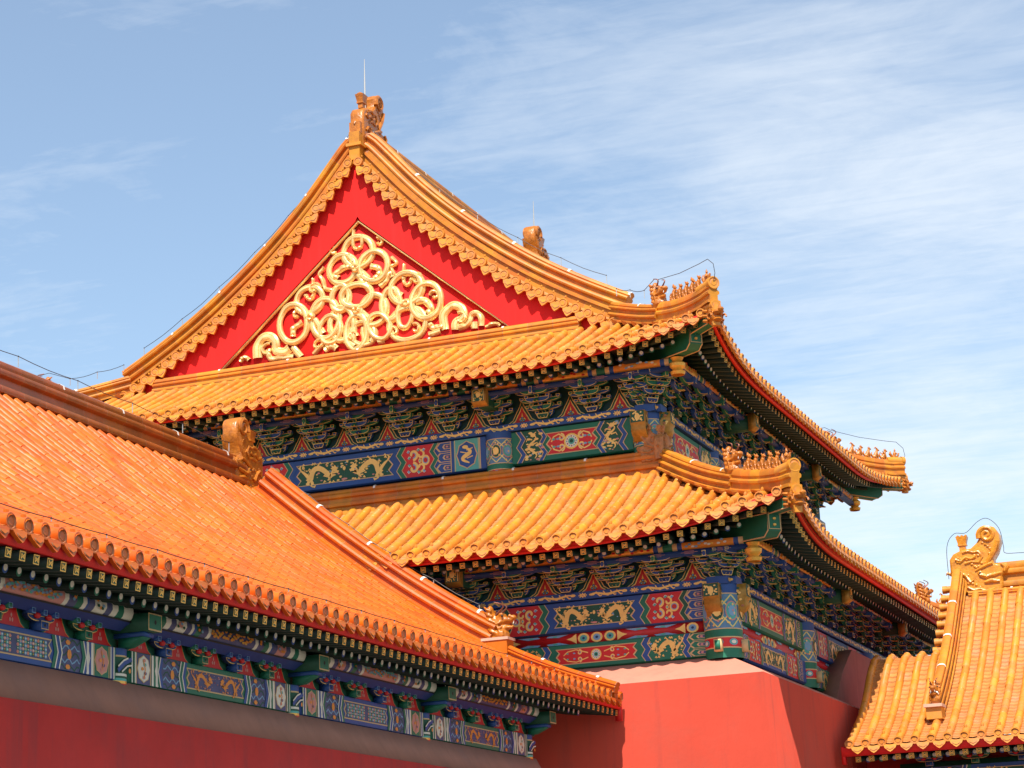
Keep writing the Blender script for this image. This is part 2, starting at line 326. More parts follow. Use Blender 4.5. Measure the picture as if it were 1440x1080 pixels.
# ------------------------------------------------------------------ ridges
def ridge_prof(w, h):
    a = [(.50, 0), (.50, .09), (.30, .12), (.28, .26), (.43, .30), (.46, .37), (.42, .44), (.27, .47), (.25, .62), (.40, .66), (.43, .72), (.40, .78), (.27, .80), (.31, .86), (.27, .95), (.12, 1.0)]
    return np.array([(x*w, y*h) for x, y in a]+[(-x*w, y*h) for x, y in a[::-1]])
def low_prof(w, h):
    a = [(.5, 0), (.5, .10), (.31, .13), (.31, .36), (.44, .41), (.46, .50), (.40, .56), (.30, .58), (.30, .66), (.37, .70), (.36, .84), (.25, .96), (.08, 1)]
    return np.array([(x*w, y*h) for x, y in a]+[(-x*w, y*h) for x, y in a[::-1]])
def sweep(mb, path, prof, m, step=.46, up=(0, 0, 1), band='joint_recess', cap0=True, cap1=True, clips=3):
    P = np.asarray(path, float); d = np.concatenate([[0], np.cumsum(np.linalg.norm(np.diff(P, axis=0), axis=1))])
    n = max(1, int(round(d[-1]/step))); ss = []; kind = []
    for i in range(n):
        a, b = d[-1]*i/n, d[-1]*(i+1)/n
        sub = np.linspace(a, b-.010, 4 if len(P) > 2 else 2); ss += list(sub); kind += [0]*(len(sub)-1)+[1]
    ss.append(d[-1]); ss = np.array(ss)
    Q = np.stack([np.interp(ss, d, P[:, k]) for k in range(3)], 1)
    T = np.gradient(Q, axis=0); T /= np.linalg.norm(T, axis=1)[:, None]
    upv = np.array(up, float); rings = []
    for q, t in zip(Q, T):
        s = np.cross(t, upv); s /= np.linalg.norm(s); w = np.cross(s, t)
        rings.append(q+prof[:, :1]*s+prof[:, 1:]*w)
    rings = np.array(rings); i = 0; npr = len(prof); seg = 0
    tone = rng.uniform(.2, .85); start = 0
    for j, kd in enumerate(kind):
        mm = m if kd == 0 else band
        if kd == 1 and mm is None: mm = m
        if kd == 1:
            mb.grid(rings[j:j+2], mm, .5); tone = float(rng.uniform(.15, .9)); seg += 1
            if clips and seg % clips == 0 and j+1 < len(rings):
                h = npr//2; w = rings[j, h]-rings[j, 0]*.5-rings[j, -1]*.5; w /= np.linalg.norm(w)+1e-9; tt = (rings[j+1, h]-rings[j, h]); tt /= np.linalg.norm(tt)+1e-9
                c = rings[j, h-3:h+3]; mb.grid(np.array([c+w*.010-tt*.024, c+w*.014-tt*.024, c+w*.014+tt*.024, c+w*.008+tt*.024]), 'clip')
        else: mb.grid(rings[j:j+2], mm, tone)
    if cap0: mb.add(rings[0], [tuple(range(npr-1, -1, -1))], m, .5)
    if cap1: mb.add(rings[-1], [tuple(range(npr))], m, .5)
    return Q

# ------------------------------------------------------------------ painted faces
class Face:
    """flat painted face: s to the right, h up, out along n; each layer lies 2.5 mm above the one below"""
    def __init__(f, mb, o, sd, n, bend=None):
        f.mb = mb; f.o = np.array(o, float); f.s = np.array(sd, float); f.n = np.array(n, float); f.bend = bend; f.k = 0
    def P(f, pts, layer):
        pts = np.asarray(pts, float)
        f.k = (f.k+1) % 40
        off = .003+(layer+f.k*.022)*.0026+(f.bend(pts[:, 1]) if f.bend else 0)
        return f.o+pts[:, :1]*f.s+pts[:, 1:2]*np.array((0, 0, 1.0))+np.reshape(off*np.ones(len(pts)), (-1, 1))*f.n
    def poly(f, pts, m, layer):
        pts = np.asarray(pts, float); a = 0.5*np.sum(pts[:, 0]*np.roll(pts[:, 1], -1)-np.roll(pts[:, 0], -1)*pts[:, 1])
        if a < 0: pts = pts[::-1]
        f.mb.add(f.P(pts, layer), [tuple(range(len(pts)))], m)
    def rect(f, a, b, c, d, m, layer):
        if a > c: a, c = c, a
        if f.bend:
            hs = np.linspace(b, d, 8); P = np.array([f.P(np.array([(a, h), (c, h)]), layer) for h in hs]); f.mb.grid(P, m, flip=True)
        else: f.poly([(a, b), (c, b), (c, d), (a, d)], m, layer)
    def line(f, pts, w, m, layer, closed=False):
        P = np.asarray(pts, float)
        if closed: P = np.concatenate([P, P[:1]])
        T = np.gradient(P, axis=0); T /= np.linalg.norm(T, axis=1)[:, None]+1e-12
        if closed:
            t = P[1]-P[-2]; t /= np.linalg.norm(t); T[0] = T[-1] = t
        w = np.broadcast_to(np.asarray(w, float), (len(P),)); N = np.stack([-T[:, 1], T[:, 0]], 1)
        # mitre
        A = P+N*w[:, None]/2; B = P-N*w[:, None]/2
        pa = f.P(A, layer); f.k -= 1; f.mb.grid(np.stack([pa, f.P(B, layer)], 1), m)
    def disc(f, x, y, rx, ry, m, layer, n=12):
        t = np.linspace(0, 2*math.pi, n, endpoint=False); f.poly(np.stack([x+rx*np.cos(t), y+ry*np.sin(t)], 1), m, layer)
def spiral(cx, cy, r0, r1, a0, turns, n=14):
    t = np.linspace(0, 1, n); a = a0+turns*2*math.pi*t; r = r0+(r1-r0)*t
    return np.stack([cx+r*np.cos(a), cy+r*np.sin(a)], 1)
def dragon(f, x, y, w, h, flip, layer, m='pale_gold', lw=1.0):
    """a walking dragon: winding body, maned head, four clawed legs, flames"""
    g = -1 if flip else 1
    X = lambda a: x+g*a*w
    t = np.linspace(0, 1, 26)
    bx = -.46+.82*t+.06*np.sin(3.5*math.pi*t); by = .27*np.sin(2*math.pi*1.72*t+2.3)*(1-.2*t)+.02
    wd = h*lw*(.05+.15*np.sin(math.pi*np.clip(t*1.05, 0, 1))**.6)
    f.line(np.stack([X(bx), y+by*h], 1), wd, m, layer)
    hx, hy = bx[-1], by[-1]
    head = [(-.02, -.10), (.05, -.16), (.15, -.12), (.10, -.03), (.16, .03), (.08, .10), (.02, .20), (-.02, .12), (-.09, .20), (-.08, .08), (-.14, .04), (-.07, -.02)]
    f.poly([(X(hx+.02+a*.62), y+(hy+b*.95)*h) for a, b in head], m, layer+.4)
    for a, dx, dy in ((.2, .06, -.34), (.34, -.12, -.30), (.62, .10, -.34), (.78, .14, .16)):
        i = int(a*25); px, py = bx[i], by[i]
        k = np.array([(px, py), (px+dx*.9, py+dy*.45), (px+dx*.3, py+dy*.85), (px+dx*1.1, py+dy)])
        f.line(np.stack([X(k[:, 0]), y+k[:, 1]*h], 1), h*lw*np.array([.12, .10, .08, .06]), m, layer+.2)
        for c in (-.5, .1, .7):
            f.line([(X(k[3, 0]), y+k[3, 1]*h), (X(k[3, 0]+.05+.015*c), y+(k[3, 1]+.075*c)*h)], h*lw*.045, m, layer+.2)
    for i in (4, 9, 14, 19):
        f.line([(X(bx[i]), y+by[i]*h), (X(bx[i]-.05), y+(by[i]+.17)*h), (X(bx[i]-.015), y+(by[i]+.26)*h)], h*lw*np.array([.09, .07, .02]), m, layer+.3)
    for k in range(16):
        i = (k*7+3) % 26; px, py = bx[i]+.07*math.sin(k*2.1), by[i]+(.36 if k % 2 else -.33)+.06*math.cos(k*1.3); py = max(-.46, min(.46, py))
        f.line([(X(px-.025), y+(py-.03)*h), (X(px), y+(py+.05)*h), (X(px+.03), y+(py-.01)*h)], h*lw*np.array([.05, .07, .03]), m, layer+.35)
    f.line([(X(-.46), y+by[0]*h), (X(-.50), y+(by[0]+.16)*h), (X(-.45), y+(by[0]+.25)*h)], h*lw*np.array([.05, .09, .02]), m, layer+.1)
def clouds(f, x0, y0, x1, y1, n, layer, seed=0, cols=('pale_gold', 'pink', 'pale_gold', 'sky_blue', 'pale_gold')):
    r = random.Random(seed); h = y1-y0; n = int(n*2.4)
    for i in range(n):
        x = r.uniform(x0, x1); y = y0+h*r.uniform(.06, .94); s = h*r.uniform(.022, .052)
        f.disc(x, y, s*1.5, s*.8, cols[i % len(cols)], layer+.05*(i % 5), 7)
def flower(f, x, y, r, layer, c1='gold', c2='teal', c3='white'):
    f.disc(x, y, r, r, c1, layer, 16); f.disc(x, y, r*.80, r*.80, c3, layer+.5, 16)
    for k in range(12):
        a = k*math.pi/6; f.disc(x+r*.62*math.cos(a), y+r*.62*math.sin(a), r*.10, r*.10, 'dark_red' if k % 2 else c2, layer+.8, 6)
    f.disc(x, y, r*.44, r*.44, c2, layer+1, 12); f.disc(x, y, r*.24, r*.24, 'deep_green', layer+1.4, 10)
def scroll(f, x, y, w, h, layer, g=1):
    """lotus scroll on red: paired curls in gold edged with blue and teal leaves"""
    for sy in (1, -1):
        f.line(spiral(x-g*.18*w, y+sy*.24*h, .20*h, .05*h, R(-90*sy) if g > 0 else R(180+90*sy), .85*sy*g), h*.085, 'pale_gold', layer+.5)
        f.line(spiral(x-g*.18*w, y+sy*.24*h, .13*h, .04*h, R(-90*sy) if g > 0 else R(180+90*sy), .8*sy*g), h*.05, 'sky_blue', layer+.4)
        f.line(spiral(x+g*.10*w, y+sy*.22*h, .16*h, .05*h, R(90*sy) if g > 0 else R(180-90*sy), -.8*sy*g), h*.075, 'pale_gold', layer+.6)
        for a, b, c in ((-.36, .34, 'sky_blue'), (-.33, .12, 'teal'), (.02, .38, 'teal'), (.22, .36, 'sky_blue')):
            px, py = x+g*a*w, y+sy*b*h
            f.poly([(px-.05*w, py), (px, py+.07*h*sy), (px+.07*w, py+.02*h*sy), (px, py-.05*h*sy)], c, layer+.8)
            f.line([(px-.05*w, py), (px, py+.07*h*sy), (px+.07*w, py+.02*h*sy)], h*.02, 'white', layer+1.0)
    t = np.linspace(0, 2*math.pi, 14); f.line(np.stack([x+g*.29*w+.12*w*np.cos(t), y+.15*h*np.sin(t)], 1), h*.075, 'pale_gold', layer+.9)
    f.line(np.stack([x+g*.29*w+.09*w*np.cos(t), y+.105*h*np.sin(t)], 1), h*.03, 'sky_blue', layer+1.0)
    f.disc(x+g*.07*w, y, .05*w, .09*h, 'pale_gold', layer+1.1, 8); f.disc(x+g*.07*w, y, .025*w, .045*h, 'teal', layer+1.4, 8)
ZK = [(1, 1), (0, .75), (1, .5), (0, .25), (1, 0)]
def zigpts(s, e, y0, y1): return [(s+e*a, y0+(y1-y0)*b) for a, b in ZK]
def paint(f, L, y0, y1, segs, left=True, right=True):
    """segs run from the middle of the beam outwards; every one is drawn on both sides"""
    H = y1-y0; C = L/2; lw = .016
    for g in ((1, -1) if left and right else ((1,) if right else (-1,))):
        s = 0.0; X = lambda q: C+g*q
        e = .16*H
        for sg in segs:
            k, w = sg[0], sg[1]
            a, b = s, min(s+w, C)
            if k == 'field':
                f.rect(X(0), y0, X(b+e), y1, sg[2], 1); m_ = .15*H
                zz = zigpts(b-.10*H, e*.9, y0+m_, y1-m_); pol = [(0, y1-m_)]+zz+[(0, y0+m_)]
                f.poly([(X(p), q) for p, q in pol], 'tan', 2)
                zi = zigpts(b-.10*H-.03, e*.9, y0+m_+lw, y1-m_-lw)
                f.poly([(X(p), q) for p, q in [(0, y1-m_-lw)]+zi+[(0, y0+m_+lw)]], sg[3], 3)
                if sg[4] == 'dragon':
                    dragon(f, X(b*.50), (y0+y1)/2, b*.90, (H-2*m_)*1.02, g > 0, 5, 'pale_gold', 1.2); clouds(f, min(X(.03), X(b*.9)), y0+m_, max(X(.03), X(b*.9)), y1-m_, 16, 4, int(L*100)+g)
                    if g > 0: f.disc(C, (y0+y1)/2+.08*H, .05*H, .07*H, 'pale_gold', 5, 10); f.disc(C, y0+m_+.08*H, .11*H, .035*H, 'pink', 5, 8)
                elif sg[4] == 'lotus':
                    if g > 0: flower(f, C, (y0+y1)/2, .25*H, 6)
                    for sy in (1, -1):
                        f.line(spiral(X(b*.42), (y0+y1)/2+sy*.15*H, .13*H, .03*H, R(90 if g > 0 else 90)*sy, .9*sy*g), H*.05, 'pale_gold', 5)
                        f.line(spiral(X(b*.42), (y0+y1)/2+sy*.15*H, .085*H, .02*H, R(90)*sy, .9*sy*g), H*.03, 'sky_blue', 4.6)
                        f.line([(X(b*.2), (y0+y1)/2+sy*.1*H), (X(b*.5), (y0+y1)/2+sy*.27*H), (X(b*.72), (y0+y1)/2+sy*.2*H), (X(b*.82), (y0+y1)/2+sy*.05*H)], H*.045, 'pale_gold', 5.5)
                        for q in (.55, .72): f.disc(X(b*q), (y0+y1)/2+sy*.12*H, .06*H, .035*H, 'sky_blue' if q < .6 else 'teal', 5.8, 7)
                elif sg[4] == 'brocade':
                    nx = max(2, int(b/.06)); ny = 5
                    for i in range(nx):
                        for j in range(ny):
                            px = X(.05+(b-.14)*(i+.5)/nx); py = y0+m_+.03+(H-2*m_-.06)*(j+.5)/ny
                            f.disc(px, py, .027, .021, ('pink', 'sky_blue', 'green', 'teal')[(i*3+j*2) % 4], 4, 6); f.disc(px, py, .010, .009, ('orange', 'white')[(i+j) % 2], 4.6, 6)
                elif sg[4] == 'orange':
                    dragon(f, X(b*.48), (y0+y1)/2, b*.8, (H-2*m_)*.9, g > 0, 5, 'orange', 1.1)
                    clouds(f, min(X(.03), X(b*.85)), y0+m_+.02, max(X(.03), X(b*.85)), y1-m_-.02, 18, 4, int(L*77)+g, ('orange', 'pink', 'dark_red', 'violet'))
            elif k == 'zig':
                z0 = zigpts(a, e, y0, y1); z1 = zigpts(b, e, y0, y1)
                f.poly([(X(p), q) for p, q in z0+z1[::-1]], sg[2], 4); f.line([(X(p), q) for p, q in z1], lw, 'tan', 5)
                if len(sg) > 3: f.line([(X(p), q) for p, q in z0], lw, 'tan', 5)
            elif k == 'chev':
                z0 = [(a, y1), (a+e, (y0+y1)/2), (a, y0)]; z1 = [(b, y1), (b+e, (y0+y1)/2), (b, y0)]
                f.poly([(X(p), q) for p, q in z0+z1[::-1]], sg[2], 4)
                f.line([(X(p), q) for p, q in z1], lw*1.3, 'white', 5)
            elif k == 'scroll':
                f.rect(X(a), y0, X(b+e), y1, 'red', 1); scroll(f, X((a+b)/2+.05), (y0+y1)/2, w*.95, H*.92, 3, g)
            elif k == 'updragon':
                f.rect(X(a), y0, X(b+e), y1, 'deep_green', 1)
                t = np.linspace(0, 1, 22); cx = X((a+b)/2+.4*e)
                f.line(np.stack([cx+.22*w*np.sin(2*math.pi*1.3*t+.5), y0+H*(.10+.72*t)], 1), H*(.025+.05*np.sin(math.pi*t)), 'pale_gold', 5)
                f.disc(cx+.02, y0+.84*H, .16*w, .07*H, 'pale_gold', 5.4, 7); f.line([(cx-.2*w, y0+.92*H), (cx, y0+.84*H), (cx+.25*w, y0+.93*H)], .02, 'pale_gold', 5.6)
                for q, d in ((.25, 1), (.4, -1), (.55, 1), (.7, -1)):
                    f.line([(cx, y0+q*H), (cx+d*.28*w, y0+(q+.04)*H), (cx+d*.36*w, y0+(q-.05)*H)], np.array([.03, .025, .012]), 'pale_gold', 5.2)
                clouds(f, min(X(a), X(b)), y0, max(X(a), X(b)), y1, 14, 4, int(L*31)+g)
            elif k == 'pairdragon':
                f.rect(X(a), y0, X(b+e), y1, 'green', 1); dragon(f, X((a+b)/2+.3*e), (y0+y1)/2, w*1.0, H*.85, g > 0, 5, 'pale_gold', 1.25); clouds(f, min(X(a), X(b)), y0, max(X(a), X(b)), y1, 12, 4, int(L*53)+g)
            elif k == 'comb':
                f.rect(X(a), y0, X(b), y1, sg[2], 1.2)
                for j in (.16, .5, .84):
                    yc = y0+H*j; hh = H*.15
                    for q, (mm, sc) in enumerate((('tan', 1.0), (sg[3], .86), ('tan', .52), ('violet', .40))):
                        f.poly([(X(b), yc+hh*sc), (X(b-w*.62*sc-.02), yc+hh*sc), (X(b-w*.92*sc), yc), (X(b-w*.62*sc-.02), yc-hh*sc), (X(b), yc-hh*sc)], mm, 2+q)
                    f.disc(X(b-w*.18), yc, .03, .02, 'pink', 6.4, 6)
            elif k == 'box':
                f.rect(X(a), y0, X(b), y1, sg[2], 1.4); f.line([(X(a+.02), y0), (X(a+.02), y1)], lw, 'tan', 2); f.line([(X(b-.02), y0), (X(b-.02), y1)], lw, 'tan', 2)
                cx, cy = X((a+b)/2), (y0+y1)/2; t = np.linspace(0, 2*math.pi, 24, endpoint=False); rr = 1+.06*np.cos(8*t)
                f.poly(np.stack([cx+.40*w*rr*np.cos(t), cy+.43*H*rr*np.sin(t)], 1), 'tan', 3); f.poly(np.stack([cx+.36*w*rr*np.cos(t), cy+.40*H*rr*np.sin(t)], 1), sg[3], 4)
                if sg[4] == 'dragon':
                    u = np.linspace(0, 1, 18); f.line(np.stack([cx+.18*w*np.cos(7.5*u+1)*(1-.3*u), cy-.27*H+.52*H*u], 1), H*(.04+.09*np.sin(math.pi*u)), 'pale_gold', 6); f.disc(cx-.05*w, cy+.25*H, .12*w, .06*H, 'pale_gold', 6.3, 7)
                    for q, d in ((-.12, 1), (.05, -1), (.14, 1)): f.line([(cx, cy+q*H), (cx+d*.24*w, cy+(q+.06)*H)], .02, 'pale_gold', 6.2)
                else:
                    for q in range(5): f.disc(cx+.1*w*math.sin(q*2.3), cy+.28*H*(q-2)/2, .09*w, .06*H, ('pink', 'violet', 'orange', 'teal', 'pink')[q], 6, 7)
                    f.line([(cx, cy-.3*H), (cx+.03, cy), (cx-.02, cy+.3*H)], .014, 'orange', 6.5)
            elif k == 'swirl':
                f.rect(X(a), y0, X(b+e), y1, 'violet', 1)
                for q in range(5):
                    yy = y0+H*(.1+.2*q)
                    f.line(np.stack([np.linspace(X(a+.02), X(b), 9), yy+.03*np.sin(np.arange(9)*1.9+q)], 1), .018, ('deep_green', 'sky_blue')[q % 2], 2+.1*q)
                f.disc(X((a+b)/2), (y0+y1)/2, .045, .06, 'orange', 3.2, 8)
                for yy in (y0+.04, y1-.05): f.disc(X((a+b)/2-.03), yy, .05, .03, 'orange', 3.2, 6)
            elif k == 'bars':
                n = len(sg[2]); 
                for q, mm in enumerate(sg[2]): f.rect(X(a+(b-a)*q/n), y0, X(a+(b-a)*(q+1)/n), y1, mm, 4.2)
            elif k == 'band':
                f.rect(X(a), y0, X(b), y1, sg[2], 1.6); f.line([(X(a+.01), y0), (X(a+.01), y1)], lw*1.3, 'tan', 2.4)
            s = b
            if s >= C-1e-6: break
def strip_paint(f, L, y0, y1):
    """plate beam: blue with running gold dragons and flaming jewels between them"""
    f.rect(0, y0, L, y1, 'blue', 0); H = y1-y0; n = max(1, int(round(L/1.0))); w = L/n
    for i in range(n):
        x = w*i
        t = np.linspace(0, 1, 16); f.line(np.stack([x+.24*w+.66*w*t, (y0+y1)/2+.17*H*np.sin(8.5*t+.4)], 1), H*(.10+.26*np.sin(math.pi*t)**.7), 'pale_gold', 2)
        f.disc(x+.90*w, (y0+y1)/2+.08*H, .055, H*.24, 'pale_gold', 2.5, 8); f.disc(x+.27*w, (y0+y1)/2, .06, H*.20, 'pale_gold', 2.5, 7)
        for q in (.38, .52, .66, .78):
            f.line([(x+q*w, (y0+y1)/2), (x+(q+.05)*w, y0+.12*H), (x+(q+.08)*w, y0+.2*H)], .022, 'pale_gold', 2.7); f.line([(x+q*w, (y0+y1)/2), (x+(q-.03)*w, y1-.12*H)], .02, 'pale_gold', 2.7)
        f.disc(x+.09*w, (y0+y1)/2, .05, H*.24, 'pale_gold', 2, 10); f.disc(x+.09*w, (y0+y1)/2, .022, H*.11, 'pink', 2.6, 8)
        for a in range(8): f.line([(x+.09*w+.04*math.cos(a*.785), (y0+y1)/2+.2*H*math.sin(a*.785)), (x+.09*w+.085*math.cos(a*.785), (y0+y1)/2+.40*H*math.sin(a*.785))], .018, 'pale_gold', 2.2)

# ------------------------------------------------------------------ bracket sets
def arm_shape(w, h, y):
    """front view of a bracket arm: flat top, bowl-shaped underside"""
    x = np.array([-1, -.97, -.88, -.72, -.5, .5, .72, .88, .97, 1]); d = (1-np.abs(x)**3.2)**.6
    return [(-w, y+h)]+[(a*w, y+h*(.80-.80*b)) for a, b in zip(x, d)]+[(w, y+h)]
def inset(p, d):
    P = np.asarray(p, float); c = P.mean(0); mn, mx = P.min(0), P.max(0); sc = 1-2*d/np.maximum(mx-mn, 1e-3); sc = np.clip(sc, .2, 1); m = (mn+mx)/2
    return m+(P-m)*sc
def outlined(mb, pts, o0, o1, m, edge='pale_gold', d=.014):
    """prism between out-offsets o0 and o1 (y = -out) with a gold-edged front"""
    P = [(a, -o0, b) for a, b in pts]; mb.prism(P, (0, o0-o1, 0), m, mcap=edge)
    q = inset(pts, d); Q = np.array([(a, -o1-.003, b) for a, b in q])
    area = 0.5*np.sum(q[:, 0]*np.roll(q[:, 1], -1)-np.roll(q[:, 0], -1)*q[:, 1])
    mb.add(Q if area > 0 else Q[::-1], [tuple(range(len(q)))], m)
def bracket_mesh(scheme, W=.95, zb=0.0, H=.38, reach=.85):
    """local: x along the eave, -y outwards, z up; tiers step outwards and upwards"""
    a, b = ('blue', 'green') if scheme == 0 else ('green', 'blue')
    a2, b2 = ('navy', 'deep_green') if scheme == 0 else ('deep_green', 'navy')
    mb = MB(); th = H/3.7; e = 'pale_gold'
    outlined(mb, [(-.09, zb), (.09, zb), (.12, zb+.06), (.12, zb+.10), (-.12, zb+.10), (-.12, zb+.06)], -.02, .20, b2, d=.012)
    for t in range(4):
        z0 = zb+.045+th*t*.95; o = .06+reach*(t/3.2); ca, cb = (a, b) if t % 2 == 0 else (b, a)
        hw = (.17, .215, .255, .29)[t]*W/.95; hr = (.31, .37, .42, .455)[t]*W/.95; zr = z0+th*.16
        outlined(mb, arm_shape(hw, th*.86, z0-th*.1), o-.04, o+.03, ca, d=.013)
        outlined(mb, arm_shape(hr, th*.70, zr), o-.22, o-.15, cb, d=.013)
        for q, oo, zz_ in ((-hw*.88, o, z0), (0, o, z0), (hw*.88, o, z0), (-hr*.92, o-.17, zr-.01), (hr*.92, o-.17, zr-.01), (-hr*.5, o-.17, zr-.01), (hr*.5, o-.17, zr-.01)):
            outlined(mb, [(q-.030, zz_+th*.60), (q+.030, zz_+th*.60), (q+.043, zz_+th*.86), (q+.043, zz_+th*1.08), (q-.043, zz_+th*1.08), (q-.043, zz_+th*.86)], oo-.05, oo+.05, (ca if q else cb), d=.011)
        prof = [(-o+.30, z0+th*.5), (-o+.30, z0+th*.05), (-o-.02, z0+th*.02), (-o-.14, z0-th*.16), (-o-.17, z0-th*.08), (-o-.06, z0+th*.5)]
        mb.prism([(-.034, y, z) for y, z in prof], (.068, 0, 0), cb)
        for sx in (-.036, .036): mb.tube([(sx, y, z) for y, z in prof[1:5]], .007, e, 4)
    mb.prism([(-.03, y, z) for y, z in ((-reach*.9, zb+H*.86), (-reach-.22, zb+H*.84), (-reach-.26, zb+H*.98), (-reach-.18, zb+H*1.10), (-reach*.9, zb+H*1.10))], (.06, 0, 0), a)
    outlined(mb, [(-.036, zb+H*.80), (.036, zb+H*.80), (.036, zb+H*1.10), (-.036, zb+H*1.10)], reach+.18, reach+.235, a, d=.012)
    return mb.mesh('bracket_set', angle=30)
def flame_panel(f, x, z0, w, h):
    """red board between two bracket sets: green border, gold line, flaming jewels"""
    def bell(k, dz=0): return [(x-w*k, z0+dz), (x-w*.62*k, z0+h*.16*k+dz), (x-w*.38*k, z0+h*.48*k+dz), (x-w*.16*k, z0+h*.74*k+dz), (x, z0+h*k+dz), (x+w*.16*k, z0+h*.74*k+dz), (x+w*.38*k, z0+h*.48*k+dz), (x+w*.62*k, z0+h*.16*k+dz), (x+w*k, z0+dz)]
    f.line(bell(1.36), .016, 'pale_gold', 1.4); f.poly(bell(1.36), 'deep_green', 1); f.line(bell(1.02), .020, 'pale_gold', 3); f.poly(bell(1.0), 'red', 2)
    fl = [(x-.13*w/.38*.6, z0+.04), (x-.19*w/.38*.6, z0+h*.22), (x-.12*w/.38*.6, z0+h*.34), (x-.07*w/.38*.6, z0+h*.30), (x, z0+h*.66), (x+.07*w/.38*.6, z0+h*.30), (x+.12*w/.38*.6, z0+h*.34), (x+.19*w/.38*.6, z0+h*.22), (x+.13*w/.38*.6, z0+.04)]
    f.poly(fl, 'gold', 3.5); k = h*.085
    for dx, dy in ((-1.05, 0), (1.05, 0), (0, 1.7)):
        f.disc(x+dx*k, z0+h*.17+dy*k, k, k, 'black', 4.5, 10); f.disc(x+dx*k, z0+h*.17+dy*k, k*.62, k*.62, 'sky_blue', 5.2, 8)

# ------------------------------------------------------------------ rafters
def fly_mesh(n):
    """square flying rafter, local -y is outwards, its end face carries a gold fret"""
    mb = MB(); w, h, L = .052, .050, 1.05
    mb.box((0, L/2, 0), (2*w, L, 2*h), 'rafter_green')
    f = Face(mb, (0, 0, 0), (1, 0, 0), (0, -1, 0)); f.rect(-w, -h, w, h, 'gold', 0); f.rect(-w+.013, -h+.012, w-.013, h-.012, 'deep_green', 1)
    for d in (1, -1): f.line([(-.026*d, -.026), (-.026*d, .026)], .011, 'gold', 2)
    f.line([(-.03, .028), (.03, -.028)], .012, 'gold', 2.5); f.line([(-.03, -.028), (.03, .028)], .012, 'gold', 2.5)
    return mb.mesh(n, False)
def round_mesh(n, col):
    mb = MB(); r, L = .050, 1.35
    th = np.linspace(0, 2*math.pi, 12, endpoint=False); c = np.stack([r*np.cos(th), 0*th, r*np.sin(th)], 1)
    mb.grid(np.array([c, c+np.array((0, L, 0))]), 'rafter_green', wrap=True)
    f = Face(mb, (0, 0, 0), (1, 0, 0), (0, -1, 0)); f.disc(0, 0, r, r, col, 0, 14); f.disc(0, .012, r*.72, r*.74, 'white', 1, 12)
    return mb.mesh(n, angle=50)
FLY, RB, RG = fly_mesh('flying_rafter'), round_mesh('eave_rafter', 'blue'), round_mesh('eave_rafter', 'green')
def place_matrix(side, u, v, z, pitch_ang, du):
    """local x is u, y inward, z up, tilted up inwards and turned by du per metre"""
    a = math.atan(du); Rr = side.rot()
    y = np.array((math.sin(a)*math.cos(pitch_ang), math.cos(a)*math.cos(pitch_ang), math.sin(pitch_ang)))
    x = np.array((math.cos(a), -math.sin(a), 0)); zz = np.cross(x, y)
    M = Rr @ np.stack([x, y, zz], 1); p = side.p(u, v, z)
    return Matrix(((*M[0], p[0]), (*M[1], p[1]), (*M[2], p[2]), (0, 0, 0, 1)))
def place(side, u, v, z, pitch_ang, du, mesh, name, parent):
    o = link(name, mesh, parent); o.matrix_local = place_matrix(side, u, v, z, pitch_ang, du); return o

